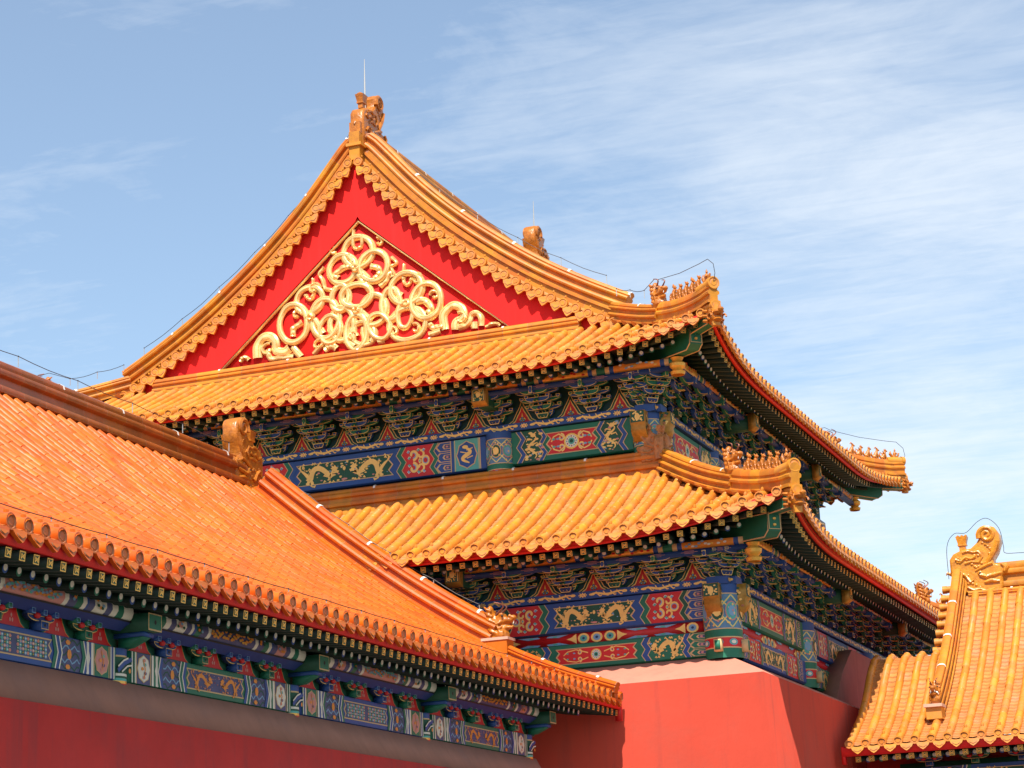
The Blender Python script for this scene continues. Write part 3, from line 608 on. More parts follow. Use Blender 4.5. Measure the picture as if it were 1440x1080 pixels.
# ------------------------------------------------------------------ ridge ornaments
def remeshed(mb, voxel, name):
    me = mb.mesh('tmp', False); o = bpy.data.objects.new('tmp', me); COL.objects.link(o)
    md = o.modifiers.new('r', 'REMESH'); md.mode = 'VOXEL'; md.voxel_size = voxel
    sm = o.modifiers.new('s', 'SMOOTH'); sm.factor = .5; sm.iterations = 2
    dg = bpy.context.evaluated_depsgraph_get(); ev = o.evaluated_get(dg); t = ev.to_mesh()
    V = np.empty(len(t.vertices)*3, np.float32); t.vertices.foreach_get('co', V); F = [tuple(p.vertices) for p in t.polygons]
    ev.to_mesh_clear(); bpy.data.objects.remove(o); bpy.data.meshes.remove(me)
    return V.reshape(-1, 3), F
def limb(mb, pts, rs): mb.tube(pts, rs, 'glaze_statue', 8)
def beast_mesh(m='glaze_statue'):
    """horned dragon head for a hip ridge, looking along +x, 0.62 m tall"""
    b = MB(); B = lambda c, r: b.ball(c, r, m, 10)
    B((-.02, 0, .12), (.20, .12, .15)); B((-.08, 0, .30), (.13, .11, .20)); B((-.15, 0, .44), (.075, .10, .20)); B((.03, 0, .38), (.13, .10, .11)); B((.15, 0, .365), (.12, .08, .055)); B((.25, 0, .40), (.05, .07, .05))
    B((.12, 0, .25), (.12, .07, .035)); B((.03, 0, .20), (.10, .09, .10)); b.tube([(.20, 0, .24), (.25, 0, .28)], [.035, .012], m, 6)
    for s in (1, -1):
        B((.06, s*.075, .46), (.05, .035, .03)); B((.20, s*.05, .43), (.035, .03, .025))
        for i in range(5):
            z = .16+.09*i; b.tube([(-.02-.02*i, s*.10, z), (-.10-.015*i, s*.125, z+.03), (-.19-.01*i, s*.09, z+.09)], [.036, .030, .012], m, 6)
        for i in range(3): b.tube([(.04+.03*i, s*.09, .33-.07*i), (-.02+.03*i, s*.13, .30-.07*i), (-.03+.03*i, s*.12, .35-.07*i)], [.022, .022, .010], m, 6)
        B((.04, s*.11, .13), (.08, .03, .05))
    V, F = remeshed(b, .016, 'b'); mb = MB(); mb.add(V, F, m)
    for s in (1, -1):
        a = np.linspace(0, 1, 8); mb.tube(np.stack([.02-.02*a+.10*np.sin(a*4.2-.6), s*(.055+.04*a), .46+.20*a+.03*np.sin(a*3)], 1), np.linspace(.020, .008, 8), 'copper', 6)
        mb.ball((.09, s*.105, .43), .02, 'black', 6)
        mb.tube([(.26, s*.05, .30), (.27, s*.05, .34)], [.01, .004], 'white', 4)
    return mb.mesh('ridge_beast', angle=60)
def figure_mesh(kind):
    """small seated guardian beast (0.42 m) or a rider on a bird"""
    m = 'glaze_statue'; b = MB(); B = lambda c, r: b.ball(c, r, m, 9)
    b.box((0, 0, .012), (.26, .13, .03), m)
    if kind < 3:
        B((-.07, 0, .09), (.085, .062, .075)); limb(b, [(-.06, 0, .08), (-.01, 0, .19), (.035, 0, .29)], [.075, .068, .045])
        for s in (1, -1): limb(b, [(.02, s*.035, .21), (.055, s*.04, .12), (.07, s*.04, .02)], [.032, .025, .024]); limb(b, [(-.10, s*.05, .08), (.0, s*.055, .03)], [.04, .025])
        B((.05, 0, .335), (.052, .045, .05)); B((.10, 0, .325), (.04, .03, .026))
        for s in (1, -1): limb(b, [(.03, s*.03, .36), (.015, s*.04, .415)], [.018, .006])
        limb(b, [(-.14, 0, .08), (-.19, 0, .16), (-.16, 0, .25)], [.03, .035, .012])
        if kind == 1: limb(b, [(.02, 0, .38), (-.02, 0, .43), (-.07, 0, .36)], [.02, .025, .012])
        if kind == 2: limb(b, [(-.02, .04, .22), (-.12, .09, .30)], [.03, .008]); limb(b, [(-.02, -.04, .22), (-.12, -.09, .30)], [.03, .008])
    else:
        B((0, 0, .10), (.13, .065, .075)); limb(b, [(.08, 0, .12), (.14, 0, .20), (.15, 0, .27)], [.045, .032, .028]); limb(b, [(.14, 0, .27), (.20, 0, .265)], [.025, .006])
        limb(b, [(-.10, 0, .12), (-.19, 0, .22), (-.17, 0, .32)], [.05, .05, .012]); limb(b, [(.0, .04, .04), (.02, .04, 0)], .02); limb(b, [(.0, -.04, .04), (.02, -.04, 0)], .02)
        limb(b, [(-.01, 0, .15), (-.01, 0, .25), (0, 0, .30)], [.055, .055, .035]); B((.005, 0, .345), (.035, .033, .04)); limb(b, [(0, 0, .37), (-.005, 0, .42)], [.025, .008])
        for s in (1, -1): limb(b, [(0, s*.045, .27), (.05, s*.06, .22), (.085, s*.02, .24)], [.024, .02, .015])
    V, F = remeshed(b, .011, 'f'); mb = MB(); mb.add(V, F, m); return mb.mesh('ridge_figure', angle=60)
CH = [(700, 590), (690, 430), (690, 340), (720, 300), (790, 272), (850, 270), (895, 235), (915, 205), (904, 160), (930, 126), (980, 114), (1030, 130), (1060, 180), (1066, 240), (1042, 300), (1006, 352), (1008, 392), (1050, 402), (1095, 395), (1110, 425), (1095, 462), (1058, 484), (1062, 560), (1045, 605), (800, 605)]
def finial_mesh(m='glaze_statue', th=.20):
    """dragon finial seen from its side: x along the ridge (mouth towards +x), z up; 1.31 m tall"""
    sc = 1.31/495; P = np.array([((a-880)*sc, (605-b)*sc) for a, b in CH]); mb = MB(); n = len(P)
    c = P.mean(0)
    def ring(q, y): return np.stack([q[:, 0], np.full(n, y), q[:, 1]], 1)
    T = np.roll(P, -1, 0)-np.roll(P, 1, 0); T /= np.linalg.norm(T, axis=1)[:, None]; N = np.stack([-T[:, 1], T[:, 0]], 1)
    a = 0.5*np.sum(P[:, 0]*np.roll(P[:, 1], -1)-np.roll(P[:, 0], -1)*P[:, 1]); N = N*(1 if a > 0 else -1)
    Pi = P+N*.045
    rings = np.array([ring(Pi, -th), ring(P+N*.012, -th*.9), ring(P, -th*.7), ring(P, th*.7), ring(P+N*.012, th*.9), ring(Pi, th)])
    mb.grid(rings, m, wrap=True, flip=a < 0)
    mb.add(ring(Pi, -th), [tuple(range(n)) if a > 0 else tuple(range(n-1, -1, -1))], m); mb.add(ring(Pi, th), [tuple(range(n-1, -1, -1)) if a > 0 else tuple(range(n))], m)
    q = lambda pts, y: np.array([((u-880)*sc, y, (605-w)*sc) for u, w in pts])
    for y in (-th-.005, th+.005):
        s = spiral(975, 185, 62, 10, R(200), -1.75, 26); s[:, 1] = 370-s[:, 1]
        mb.tube(q(s, y), np.linspace(.05, .028, 26), m, 6)
        mb.tube(q([(1045, 235), (1020, 300), (985, 350), (960, 395)], y), [.04, .045, .045, .03], m, 6)
        mb.tube(q([(735, 470), (760, 440), (800, 470), (830, 520), (855, 505)], y), [.03, .035, .035, .035, .02], m, 6)
        mb.tube(q([(790, 300), (830, 290), (870, 305), (905, 300), (930, 340), (900, 380), (850, 370), (800, 380)], y), .026, m, 6)
        mb.tube(q([(735, 345), (775, 360), (810, 335), (850, 350), (880, 335)], y), .03, m, 6)
        mb.tube(q([(870, 440), (920, 420), (965, 400), (1000, 395)], y), [.02, .03, .035, .03], m, 6)
        mb.tube(q([(805, 555), (850, 580), (900, 575), (940, 595), (1000, 580)], y), .03, m, 6)
        mb.tube(q([(900, 470), (950, 490), (1000, 480), (1050, 470)], y), [.04, .05, .04, .03], m, 6); mb.tube(q([(930, 530), (980, 520), (1040, 530)], y), [.03, .05, .03], m, 6)
        mb.ball(q([(905, 460)], y)[0], (.055, .03, .055), m, 8); mb.ball(q([(905, 460)], y*1.12)[0], (.022, .02, .022), 'black', 6)
        for i in range(26):
            px, pz = random.uniform(735, 990), random.uniform(310, 575); mb.ball(q([(px, pz)], y)[0], (.035, .018, .028), m, 6)
        for i in range(9):
            t = i/8; mb.ball(q([(940+60*math.sin(t*2.6), 240+120*t)], y)[0], (.032, .016, .024), m, 6)
        mb.tube(q([(1060, 405), (1085, 430), (1075, 460)], y), .03, m, 6)
    # sword hilt on the back
    z0 = (605-275)*sc; x0 = (785-880)*sc
    for h0, h1, w0, w1 in ((0, .10, .06, .06), (.10, .13, .085, .085), (.13, .28, .075, .11)):
        V = [(x0+sx*w, sy*w*.8, z0+h) for h, w in ((h0, w0), (h1, w1)) for sx, sy in ((-1, -1), (1, -1), (1, 1), (-1, 1))]
        mb.add(V, [(3, 2, 1, 0), (4, 5, 6, 7), (0, 1, 5, 4), (1, 2, 6, 5), (2, 3, 7, 6), (3, 0, 4, 7)], m)
    for s in (-.075, 0, .075): mb.ball((x0+s, 0, z0+.28), (.035, .07, .045), m, 6)
    mb.tube([((690-880)*sc, 0, (605-440)*sc), ((655-880)*sc, 0, (605-425)*sc), ((648-880)*sc, 0, (605-440)*sc)], [.04, .03, .012], m, 6)
    return mb.mesh('dragon_finial', angle=45)
FIN, FIND, FINS = finial_mesh('glaze_gilt'), finial_mesh('glaze_dark', .16), finial_mesh('glaze_statue', .145)
BEAST = beast_mesh(); FIGS = [figure_mesh(k) for k in range(4)]
def put(name, mesh, parent, loc, rz=0, s=1.0, tilt=0, label=None):
    o = link(name, mesh, parent, label); o.location = loc; o.rotation_euler = (0, -tilt, rz); o.scale = (s, s, s); return o
def head_tile(mb, c, d, s=1.0):
    """dragon-head tile that closes a corner beam, looking along d (horizontal)"""
    c = np.array(c); d = np.array(d); r = np.array((-d[1], d[0], 0)); up = np.array((0, 0, 1)); A = np.stack([d, r, up], 1)
    def q(p): return (np.array(p)*s) @ A.T + c
    mb.ball(q((0, 0, 0)), (.19*s, .16*s, .17*s), 'glaze_statue', 10, rot=A); mb.ball(q((.17, 0, .05)), (.13*s, .12*s, .07*s), 'glaze_statue', 8, rot=A); mb.ball(q((.14, 0, -.09)), (.11*s, .10*s, .05*s), 'glaze_statue', 8, rot=A)
    mb.ball(q((.28, 0, .09)), (.05*s, .07*s, .05*s), 'glaze_statue', 8, rot=A)
    for sy in (1, -1):
        mb.ball(q((.08, sy*.13, .10)), (.05*s, .04*s, .05*s), 'glaze_statue', 6, rot=A)
        for zz in (-.1, 0, .1): mb.tube([q((.0, sy*.14, zz)), q((-.08, sy*.19, zz+.02)), q((-.15, sy*.16, zz+.06))], [.04*s, .035*s, .01*s], 'glaze_statue', 6)
        mb.tube(np.array([q(p) for p in spiral_3(sy)]), .02*s, 'glaze_statue', 5)
def spiral_3(sy):
    t = np.linspace(0, 1, 10); return [(.10-.02*k+.09*math.cos(5*k)*(1-.6*k), sy*.165, -.03+.09*math.sin(5*k)*(1-.6*k)) for k in t]
def cable(mb, pts, posts=None, r=.0065):
    P = np.asarray(pts, float); mb.tube(P, r, 'wire', 5)
    for a, b in (posts or []): mb.tube([a, b], .008, 'steel', 5); mb.ball(b, .014, 'wire', 6)

# ================================================================== setting
gm = MB(); gm.grid(np.array([[(x, y, -1.65) for x in (-900, 0, 900)] for y in (-900, 100, 1500)]), 'paving'); g_ = part('ground', gm, None, smooth=False); g_['kind'] = 'structure'

# ================================================================== corner tower
XC, YC = -18.77, 46.65
T = thing('corner_tower', 'tall tower with two tiers of yellow eaves and gold carving in its red gable', 'tower')
def four(hw, hd):
    return [Side((XC, YC-hd, 0), (1, 0, 0), (0, 1, 0)), Side((XC+hw, YC, 0), (0, 1, 0), (-1, 0, 0)), Side((XC, YC+hd, 0), (-1, 0, 0), (0, -1, 0)), Side((XC-hw, YC, 0), (0, -1, 0), (1, 0, 0))]
UH, UD, LH, LD = 8.41, 8.65, 10.07, 10.30
US, LS = four(UH, UD), four(LH, LD)
uprof = curve([0, 1.3, 2.5, 3.43, 4.52, 5.52, 6.48, 7.35, 8.15, 8.45], [11.07, 11.68, 12.30, 12.79, 13.44, 14.16, 14.95, 15.80, 16.72, 17.06])
lprof = curve([0, 1, 2, 3.1, 4], [7.21, 7.68, 8.22, 8.90, 9.5])
def lifts(half, amt, Lc=4.6): return lambda u: amt*np.clip(1-(half+.08-np.abs(u))/Lc, 0, 1)**2
def flares(half, amt=.20, Lc=3.4): return lambda u: amt*np.clip(1-(half+.08-np.abs(u))/Lc, 0, 1)**2
def rows(half, pitch):
    n = int(2*(half+.10)/pitch); return (np.arange(n)-(n-1)/2)*pitch
UP, LP = .3027, .320; ULIFT, LLIFT = .52, .48
def roof(name, sides, halves, pitch, prof, lift, vtops):
    mb = MB()
    for i, (sd, hf, vt) in enumerate(zip(sides, halves, vtops)):
        near = i < 2
        tile_slope(mb, sd, rows(hf, pitch), pitch, vt, prof, lifts(hf, lift), flares(hf), 'glaze', 'glaze_pan', tile=.33 if near else .66, expo=.16 if near else .5, k=7 if near else 5, nails=near)
    return part(name, mb, T)
inset_g = 2.6
uv = [lambda u: min(inset_g, UH-abs(u)+.06), lambda u: UH if UD-abs(u) >= inset_g else UD-abs(u)+.06]
upper_roof = roof('upper_roof', US, (UH, UD, UH, UD), UP, uprof, ULIFT, [uv[0], uv[1], uv[0], uv[1]])
lower_roof = roof('lower_roof', LS, (LH, LD, LH, LD), LP, lprof, LLIFT, [lambda u: min(3.1, LH-abs(u)+.06), lambda u: min(3.1, LD-abs(u)+.06)]*2)

# verge tiles and gable
RINGS = [(-0.045, 14.823, 0.347, 0.331), (-0.41, 14.503, 0.318, 0.304), (0.309, 14.457, 0.314, 0.335), (-0.097, 13.871, 0.346, 0.253), (0.269, 13.517, 0.302, 0.319), (-0.451, 13.315, 0.288, 0.351), (-0.118, 13.091, 0.236, 0.38), (-1.557, 13.484, 0.336, 0.41), (-1.188, 13.948, 0.309, 0.292), (-0.828, 13.49, 0.32, 0.432), (1.028, 13.862, 0.372, 0.327), (1.463, 13.523, 0.326, 0.385), (1.019, 13.099, 0.403, 0.356), (0.669, 13.579, 0.2, 0.349), (-0.47, 13.88, 0.204, 0.272)]
NODES = [(-0.091, 14.464), (-0.104, 13.561), (-1.169, 13.564), (1.026, 13.537)]
BANDS = [(0.135, [(-0.071, 14.337), (0.065, 14.137), (0.223, 13.934)]), (0.116, [(-0.497, 14.314), (-0.589, 14.418), (-0.397, 14.523), (-0.254, 14.545)]), (0.116, [(0.239, 14.468), (0.401, 14.398), (0.42, 14.261), (0.301, 14.19)]), (0.097, [(0.436, 13.991), (0.579, 14.102), (0.678, 14.265), (0.72, 14.147)]), (0.068, [(0.711, 14.595), (0.823, 14.443), (0.704, 14.372), (0.768, 14.184)]), (0.077, [(-0.823, 14.612), (-0.946, 14.474), (-0.854, 14.324), (-0.81, 14.137), (-0.645, 14.09), (-0.549, 14.142)]), (0.073, [(-0.138, 15.34), (-0.159, 15.004), (-0.125, 14.93), (-0.067, 14.894), (0.004, 14.91), (0.042, 14.971), (0.048, 15.196)]), (0.073, [(0.975, 14.108), (0.971, 13.997), (1.05, 13.93), (1.134, 14.016), (1.148, 14.081)]), (0.073, [(-1.266, 14.072), (-1.208, 13.973), (-1.124, 13.972), (-1.062, 14.086)]), (0.068, [(0.984, 14.395), (0.978, 14.218)]), (0.068, [(-1.091, 14.406), (-1.094, 14.271)]), (0.183, [(-2.41, 12.857), (-2.406, 13.125), (-2.282, 13.287), (-2.113, 13.285), (-1.995, 13.156), (-1.974, 12.974), (-1.807, 12.905), (-1.662, 12.974)]), (0.116, [(-2.19, 13.005), (-2.121, 12.816), (-1.905, 12.785), (-1.57, 12.783)]), (0.087, [(-2.823, 12.847), (-2.724, 12.923), (-2.604, 12.839)]), (0.135, [(-1.59, 12.986), (-1.404, 12.737)]), (0.087, [(-0.876, 12.972), (-1.118, 12.763)]), (0.135, [(-0.856, 12.814), (-0.713, 12.882), (-0.573, 12.796)]), (0.116, [(-0.428, 12.974), (-0.175, 12.783)]), (0.097, [(-0.163, 13.202), (-0.195, 12.897)]), (0.106, [(0.024, 13.174), (0.038, 12.841)]), (0.116, [(-1.34, 13.486), (-1.558, 13.383), (-1.585, 13.208)]), (0.164, [(1.839, 12.854), (1.818, 13.147), (1.943, 13.315), (2.074, 13.348), (2.221, 13.253), (2.257, 13.082), (2.103, 12.981), (2.075, 12.82)]), (0.116, [(1.499, 13.028), (1.604, 12.93), (1.799, 12.943)]), (0.116, [(1.491, 12.801), (1.752, 12.846)]), (0.116, [(2.141, 12.851), (2.27, 12.873), (2.38, 12.94), (2.429, 13.077), (2.548, 13.101), (2.64, 13.005), (2.632, 12.82)]), (0.135, [(2.487, 12.924), (2.481, 12.781)]), (0.077, [(2.737, 12.784), (2.93, 12.828), (3.055, 12.758)]), (0.116, [(0.354, 12.82), (0.508, 12.829)]), (0.087, [(0.2, 12.842), (0.273, 13.083)]), (0.135, [(1.234, 13.547), (1.43, 13.538), (1.554, 13.353), (1.485, 13.238)]), (0.116, [(0.76, 13.829), (0.933, 13.719)]), (0.116, [(1.143, 13.456), (1.332, 13.219)]), (0.106, [(-0.271, 14.796), (-0.157, 14.62)]), (0.106, [(0.025, 14.389), (0.185, 14.208)]), (0.106, [(-0.367, 13.846), (-0.207, 13.643)]), (0.106, [(0.023, 13.498), (0.228, 13.29)]), (0.106, [(-1.439, 13.783), (-1.275, 13.624)]), (0.116, [(-1.077, 13.514), (-0.871, 13.172)])]
def rake(h): return float(uprof(UH-h))
hs = np.linspace(.02, 5.75, 400); zs = np.array([rake(h) for h in hs]); al = np.concatenate([[0], np.cumsum(np.hypot(np.diff(hs), np.diff(zs)))])
for end in (0, 1):
    mb = MB(); sd = US[0] if end == 0 else US[2]; yv = 2.47; R3 = sd.rot()
    for g in (1, -1):
        for i, s in enumerate(np.arange(.16, al[-1], .302)):
            h = float(np.interp(s, al, hs)); z = rake(h); r = .092
            th = np.linspace(0, 2*math.pi, 10, endpoint=False)
            ringp = [sd.p(g*h+r*np.cos(th), v, z+dz+r*np.sin(th)) for v, dz in ((yv, -.02), (yv+.22, .09), (yv+.22, .10), (yv+.5, .25))]
            disc(mb, sd.p(g*h, yv-.012, z-.02), R3, r*1.12, 'glaze', float(rng.uniform(.3, .9)))
            mb.ball(sd.p(g*h, yv+.20, z+.17), (.026, .026, .03), 'glaze', 6)
            h2 = float(np.interp(min(s+.151, al[-1]), al, hs)); z2 = rake(h2); sl = math.atan2(rake(h2+.05)-z2, .05)*g
            R4 = R3 @ np.array(((math.cos(sl*.55), 0, -math.sin(sl*.55)), (0, 1, 0), (math.sin(sl*.55), 0, math.cos(sl*.55))))
            drip(mb, sd.p(g*h2, yv, z2-.03), R4, .142, .185, 'glaze', float(rng.uniform(.3, .9)), lean=.1)
        # trough tiles between the tubes and the red bargeboard
        P = [[sd.p(g*h, v, rake(h)+dz) for v, dz in ((yv+.03, -.065), (yv+.3, .07), (yv+.6, .22))] for h in hs[::8]]
        mb.grid(np.array(P), 'glaze_pan', .4)
    part('verge_tiles', mb, T)
    mb = MB(); yb = yv+.17; hole = lambda z: max(0.0, (15.60-z)/(15.60-12.86)*3.20)
    zz = np.linspace(12.25, rake(.02)-.02, 44)
    for g in (1, -1):
        P = []
        for z in zz:
            ho = float(np.interp(z+.02, zs[::-1], hs[::-1])); hi = min(hole(z), ho-.02); xs_ = np.linspace(hi, ho, 6)
            P.append(sd.p(g*xs_, yb, z))
        mb.grid(np.array(P), 'red_gable', flip=g > 0)
        tri = [(hole(12.25), 12.25), (0, 15.60)]
        mb.grid(np.array([[sd.p(g*a, v, z) for v in (yb, yb+.13)] for a, z in tri]), 'red_board')
    bo = part('bargeboard', mb, T, smooth=False)
    mb = MB(); yp = yb+.12; mb.prism(sd.p(np.array([-4.1, 4.1, 0]), yp, np.array([12.2, 12.2, 15.75])), sd.vd*.12, 'red_gable')
    pan = part('gable_panel', mb, T, smooth=False)
    # gilded ribbon carving
    mb = MB(); O = sd.p(0, yp, 0); A = np.stack([sd.u, -sd.vd, np.array((0, 0, 1.0))], 1)
    def rib(pts, w, lev=0, closed=False):
        P = np.asarray(pts, float)
        if closed: P = np.concatenate([P, P[:1]])
        Tn = np.gradient(P, axis=0)
        if closed: Tn[0] = Tn[-1] = P[1]-P[-2]
        Tn /= np.linalg.norm(Tn, axis=1)[:, None]+1e-9; N = np.stack([-Tn[:, 1], Tn[:, 0]], 1); w = np.broadcast_to(w, (len(P),))
        sec = [(-.5, 0), (-.5, .012), (-.40, .036), (-.26, .050), (-.21, .034), (-.16, .054), (0, .060), (.16, .054), (.21, .034), (.26, .050), (.40, .036), (.5, .012), (.5, 0)]
        tw = .045*np.sin(np.linspace(0, 4*math.pi, len(P))+lev*1.7+P[0][0]*3)   # the ribbon turns a little as it runs
        G = np.array([[(p[0]+q[0]*a*ww, .004+lev*.010+b+(tz*a+abs(tz)*.5)*(abs(a) < .5 or b > 0), p[1]+q[1]*a*ww) for a, b in sec] for p, q, ww, tz in zip(P, N, w, tw)])
        mb.grid(G @ A.T + O, 'relief_gold')
    def ring_(x, z, rx, rz, w=.125, lev=0, rot=0.0, n=30):
        t = np.linspace(0, 2*math.pi, n, endpoint=False); c, s = rx*np.cos(t), rz*np.sin(t); rib(np.stack([x+c*math.cos(rot)-s*math.sin(rot), z+c*math.sin(rot)+s*math.cos(rot)], 1), w, lev, True)
    CS = lambda x, z: (x*1.045, 13.55+(z-13.55)*1.04)
    for k, (x, z, a, b) in enumerate(RINGS): ring_(*CS(x, z), a*1.03, b*1.03, .145, k % 4)
    for x, z in (CS(*q) for q in NODES): ring_(x, z, .06, .06, .085, 5, n=14); mb.ball(sd.p(x, yp-.055, z), (.05, .02, .05), 'relief_gold', 8)
    for k, (x, z, a, b) in enumerate(((-.75, 13.22, .26, .30), (.42, 13.12, .24, .30), (.02, 13.02, .30, .24), (1.02, 13.30, .17, .30))): ring_(x, z, a, b, .12, (k+2) % 4, rot=.5*math.sin(k*2.0))
    for k, (x, z, r_, a0, tn) in enumerate(((-1.12, 14.20, .15, 0, .9), (1.32, 14.05, .14, 2, -.9), (-.62, 14.98, .10, 1, .8), (.46, 15.02, .10, 2, -.8), (-2.28, 12.98, .16, 1, .9), (2.30, 13.02, .15, 2, -.9), (-1.55, 13.68, .12, 0, .9), (1.72, 13.62, .12, 3, -.9), (-.22, 12.98, .12, 0, .8), (.72, 12.95, .13, 2, -.8), (-1.05, 12.92, .12, 1, .8), (1.25, 12.95, .12, 2, -.8))):
        rib(spiral(x, z, r_, r_*.3, a0, tn, 12), .075, (k % 3)*.7)
    for k, (w, L) in enumerate(BANDS):
        L = [CS(*q) for q in L]
        if len(L) > 2:
            t = np.arange(len(L)); q = np.linspace(0, len(L)-1, 5*len(L)); P_ = np.array(L); L = np.stack([curve(t, P_[:, 0])(q), curve(t, P_[:, 1])(q)], 1)
        else: L = np.linspace(L[0], L[1], 4)
        rib(L, w*1.15, (k % 3)*.6)
    for g in (1, -1): rib([(g*3.42, 12.66), (0, 15.56)], .055, 2)
    part('gold_carving', mb, pan)
# ridges of the upper roof
def diag(half, dep, s): return np.array((XC+half-s, YC-dep+s))
def corners(half, dep):
    """the four corners: point, outward diagonal"""
    return [(1, -1), (1, 1), (-1, 1), (-1, -1)]
def hip_path(sx, sy, half, dep, s0, s1, prof, lift, dz, tip=.12, n=16):
    out = []
    for s in np.linspace(s0, s1, n):
        z = prof(max(s, 0))+lift*np.clip(1-(s+.08)/4.6, 0, 1)**2*np.clip(1-max(s, 0)/3.6, 0, 1)**2+dz+tip*np.clip(1-s/1.6, 0, 2)**2
        out.append((XC+sx*(half-s), YC+sy*(dep-s), float(z)))
    return np.array(out)
def hip_ridge(sx, sy, half, dep, s_in, prof, lift, sb, nfig, s=1.0, tip=.12):
    hp_ = lambda *a, **k: hip_path(*a, tip=tip, **k)
    mb = MB(); P = hp_(sx, sy, half, dep, s_in, sb-.02, prof, lift, .04); sweep(mb, P, ridge_prof(.34, .40), 'glaze_ridge', .42, cap0=False)
    Q = hp_(sx, sy, half, dep, sb, -.20, prof, lift, .05); sweep(mb, Q, low_prof(.27, .43), 'glaze_ridge', .34, clips=0)
    d = np.array((sx, sy, 0))/math.sqrt(2); e = Q[-1]; rz = math.atan2(sy, sx)
    Rr = np.stack([np.array((-d[1], d[0], 0)), -d, np.array((0, 0, 1))], 1)
    disc(mb, e+d*.03+np.array((0, 0, .39)), Rr, .125, 'glaze', .5); mb.tube([e+np.array((0, 0, .39))+d*.02, e+np.array((0, 0, .37))-d*.5], .11, 'glaze', 10)
    disc(mb, e+d*.06+np.array((0, 0, -.06)), Rr, .105, 'glaze', .6); mb.tube([e+d*.05+np.array((0, 0, -.06)), e-d*.5+np.array((0, 0, .02))], .095, 'glaze', 10)
    mb.tube([e+d*.03+np.array((0, 0, -.10)), e+d*.0+np.array((0, 0, -.45))], .09, 'glaze', 8)
    o = part('hip_ridge', mb, T)
    b = hp_(sx, sy, half, dep, sb-.05, sb-.05, prof, lift, .05, n=1)[0]; put('ridge_beast', BEAST, o, b+np.array((0, 0, .27)), rz, .98*s)
    for i in range(nfig):
        sq = -.04+.155*i*(1 if i == 0 else 1.12)+(.06 if i else 0); p = hp_(sx, sy, half, dep, sq, sq, prof, lift, .05, n=1)[0]
        put('ridge_figure', FIGS[3] if i == 0 else FIGS[(i*2) % 3], o, p+np.array((0, 0, .405)), rz, .78*s, tilt=-.05)
    return o
for sx, sy in ((1, -1), (1, 1), (-1, -1), (-1, 1)):
    hip_ridge(sx, sy, UH, UD, 2.75, uprof, ULIFT, 1.35, 6, tip=0.0); hip_ridge(sx, sy, LH, LD, 3.15, lprof, LLIFT, 1.30, 6, tip=-.10)
for sy in (-1, 1):
    mb = MB(); y = YC+sy*(UD-2.98); hh = np.concatenate([np.linspace(-5.80, -.25, 36), [-.12, -.05, 0, .05, .12], np.linspace(.25, 5.80, 36)])
    sweep(mb, [(XC+h, y, rake(max(abs(h), .03))+.27) for h in hh], ridge_prof(.44, .50), 'glaze_ridge', .50)
    sweep(mb, [(XC+h, y, rake(max(abs(h), .03))-.10) for h in hh], np.array([(.17, 0), (.17, .40), (-.17, .40), (-.17, 0)]), 'glaze_ridge', .50, clips=0); part('gable_ridge', mb, T)
    mb = MB(); y = YC+sy*(UD-2.56); x = 5.0
    sweep(mb, [(XC-x, y, 12.34), (XC+x, y, 12.34)], low_prof(.26, .30), 'glaze_ridge', .55)
    mb.box((XC, YC+sy*(UD-2.52), 12.31), (2*x, .16, .18), 'glaze'); part('base_ridge', mb, T)
mb = MB(); sweep(mb, [(XC, YC-UD+3.0, 16.95), (XC, YC+UD-3.0, 16.95)], ridge_prof(.50, .92), 'glaze_ridge', .55); mr_ = part('main_ridge', mb, T)
put('dragon_finial', FINS, mr_, (XC, YC-UD+3.30, 17.30), R(90), 1.14); put('dragon_finial', FINS, mr_, (XC, YC+UD-3.30, 17.30), R(-90), 1.14)
mb = MB(); mb.box((XC, YC-UD+2.70, 17.30), (.25, .26, .62), 'glaze_ridge'); mb.box((XC, YC-UD+2.67, 17.30), (.36, .30, .07), 'glaze'); mb.box((XC, YC-UD+2.66, 16.96), (.17, .2, .22), 'glaze'); mb.box((XC, YC-UD+2.74, 17.72), (.26, .24, .26), 'glaze_statue'); part('ridge_end_block', mb, T)
for y in (YC-UD+3.3, YC+UD-3.3):
    mb = MB(); mb.tube([(XC-.05, y, 18.0), (XC-.04, y, 19.0), (XC-.03, y, 19.6)], [.026, .018, .007], 'steel', 6); part('lightning_rod', mb, T)
# ridge round the foot of the upper storey
for i, sd in enumerate(LS):
    hf = (LH if i % 2 == 0 else LD)-3.22; mb = MB()
    sweep(mb, [sd.p(-hf, 3.22, 8.86), sd.p(hf, 3.22, 8.86)], ridge_prof(.34, .52), 'glaze_ridge', .5); mb.prism(sd.p(np.array([-hf, hf, hf, -hf]), 3.04, np.array([8.76, 8.76, 8.90, 8.90])), sd.vd*.2, 'glaze'); part('surround_ridge', mb, T)
for sx, sy in ((1, -1), (1, 1), (-1, -1), (-1, 1)):
    x, y = XC+sx*(LH-3.20), YC+sy*(LD-3.20)
    put('corner_finial', FIND, T, (x-sx*.12, y, 9.15), 0 if sx < 0 else R(180), .60); put('corner_finial', FIND, T, (x, y-sy*.12, 9.15), R(-90*sy), .60)

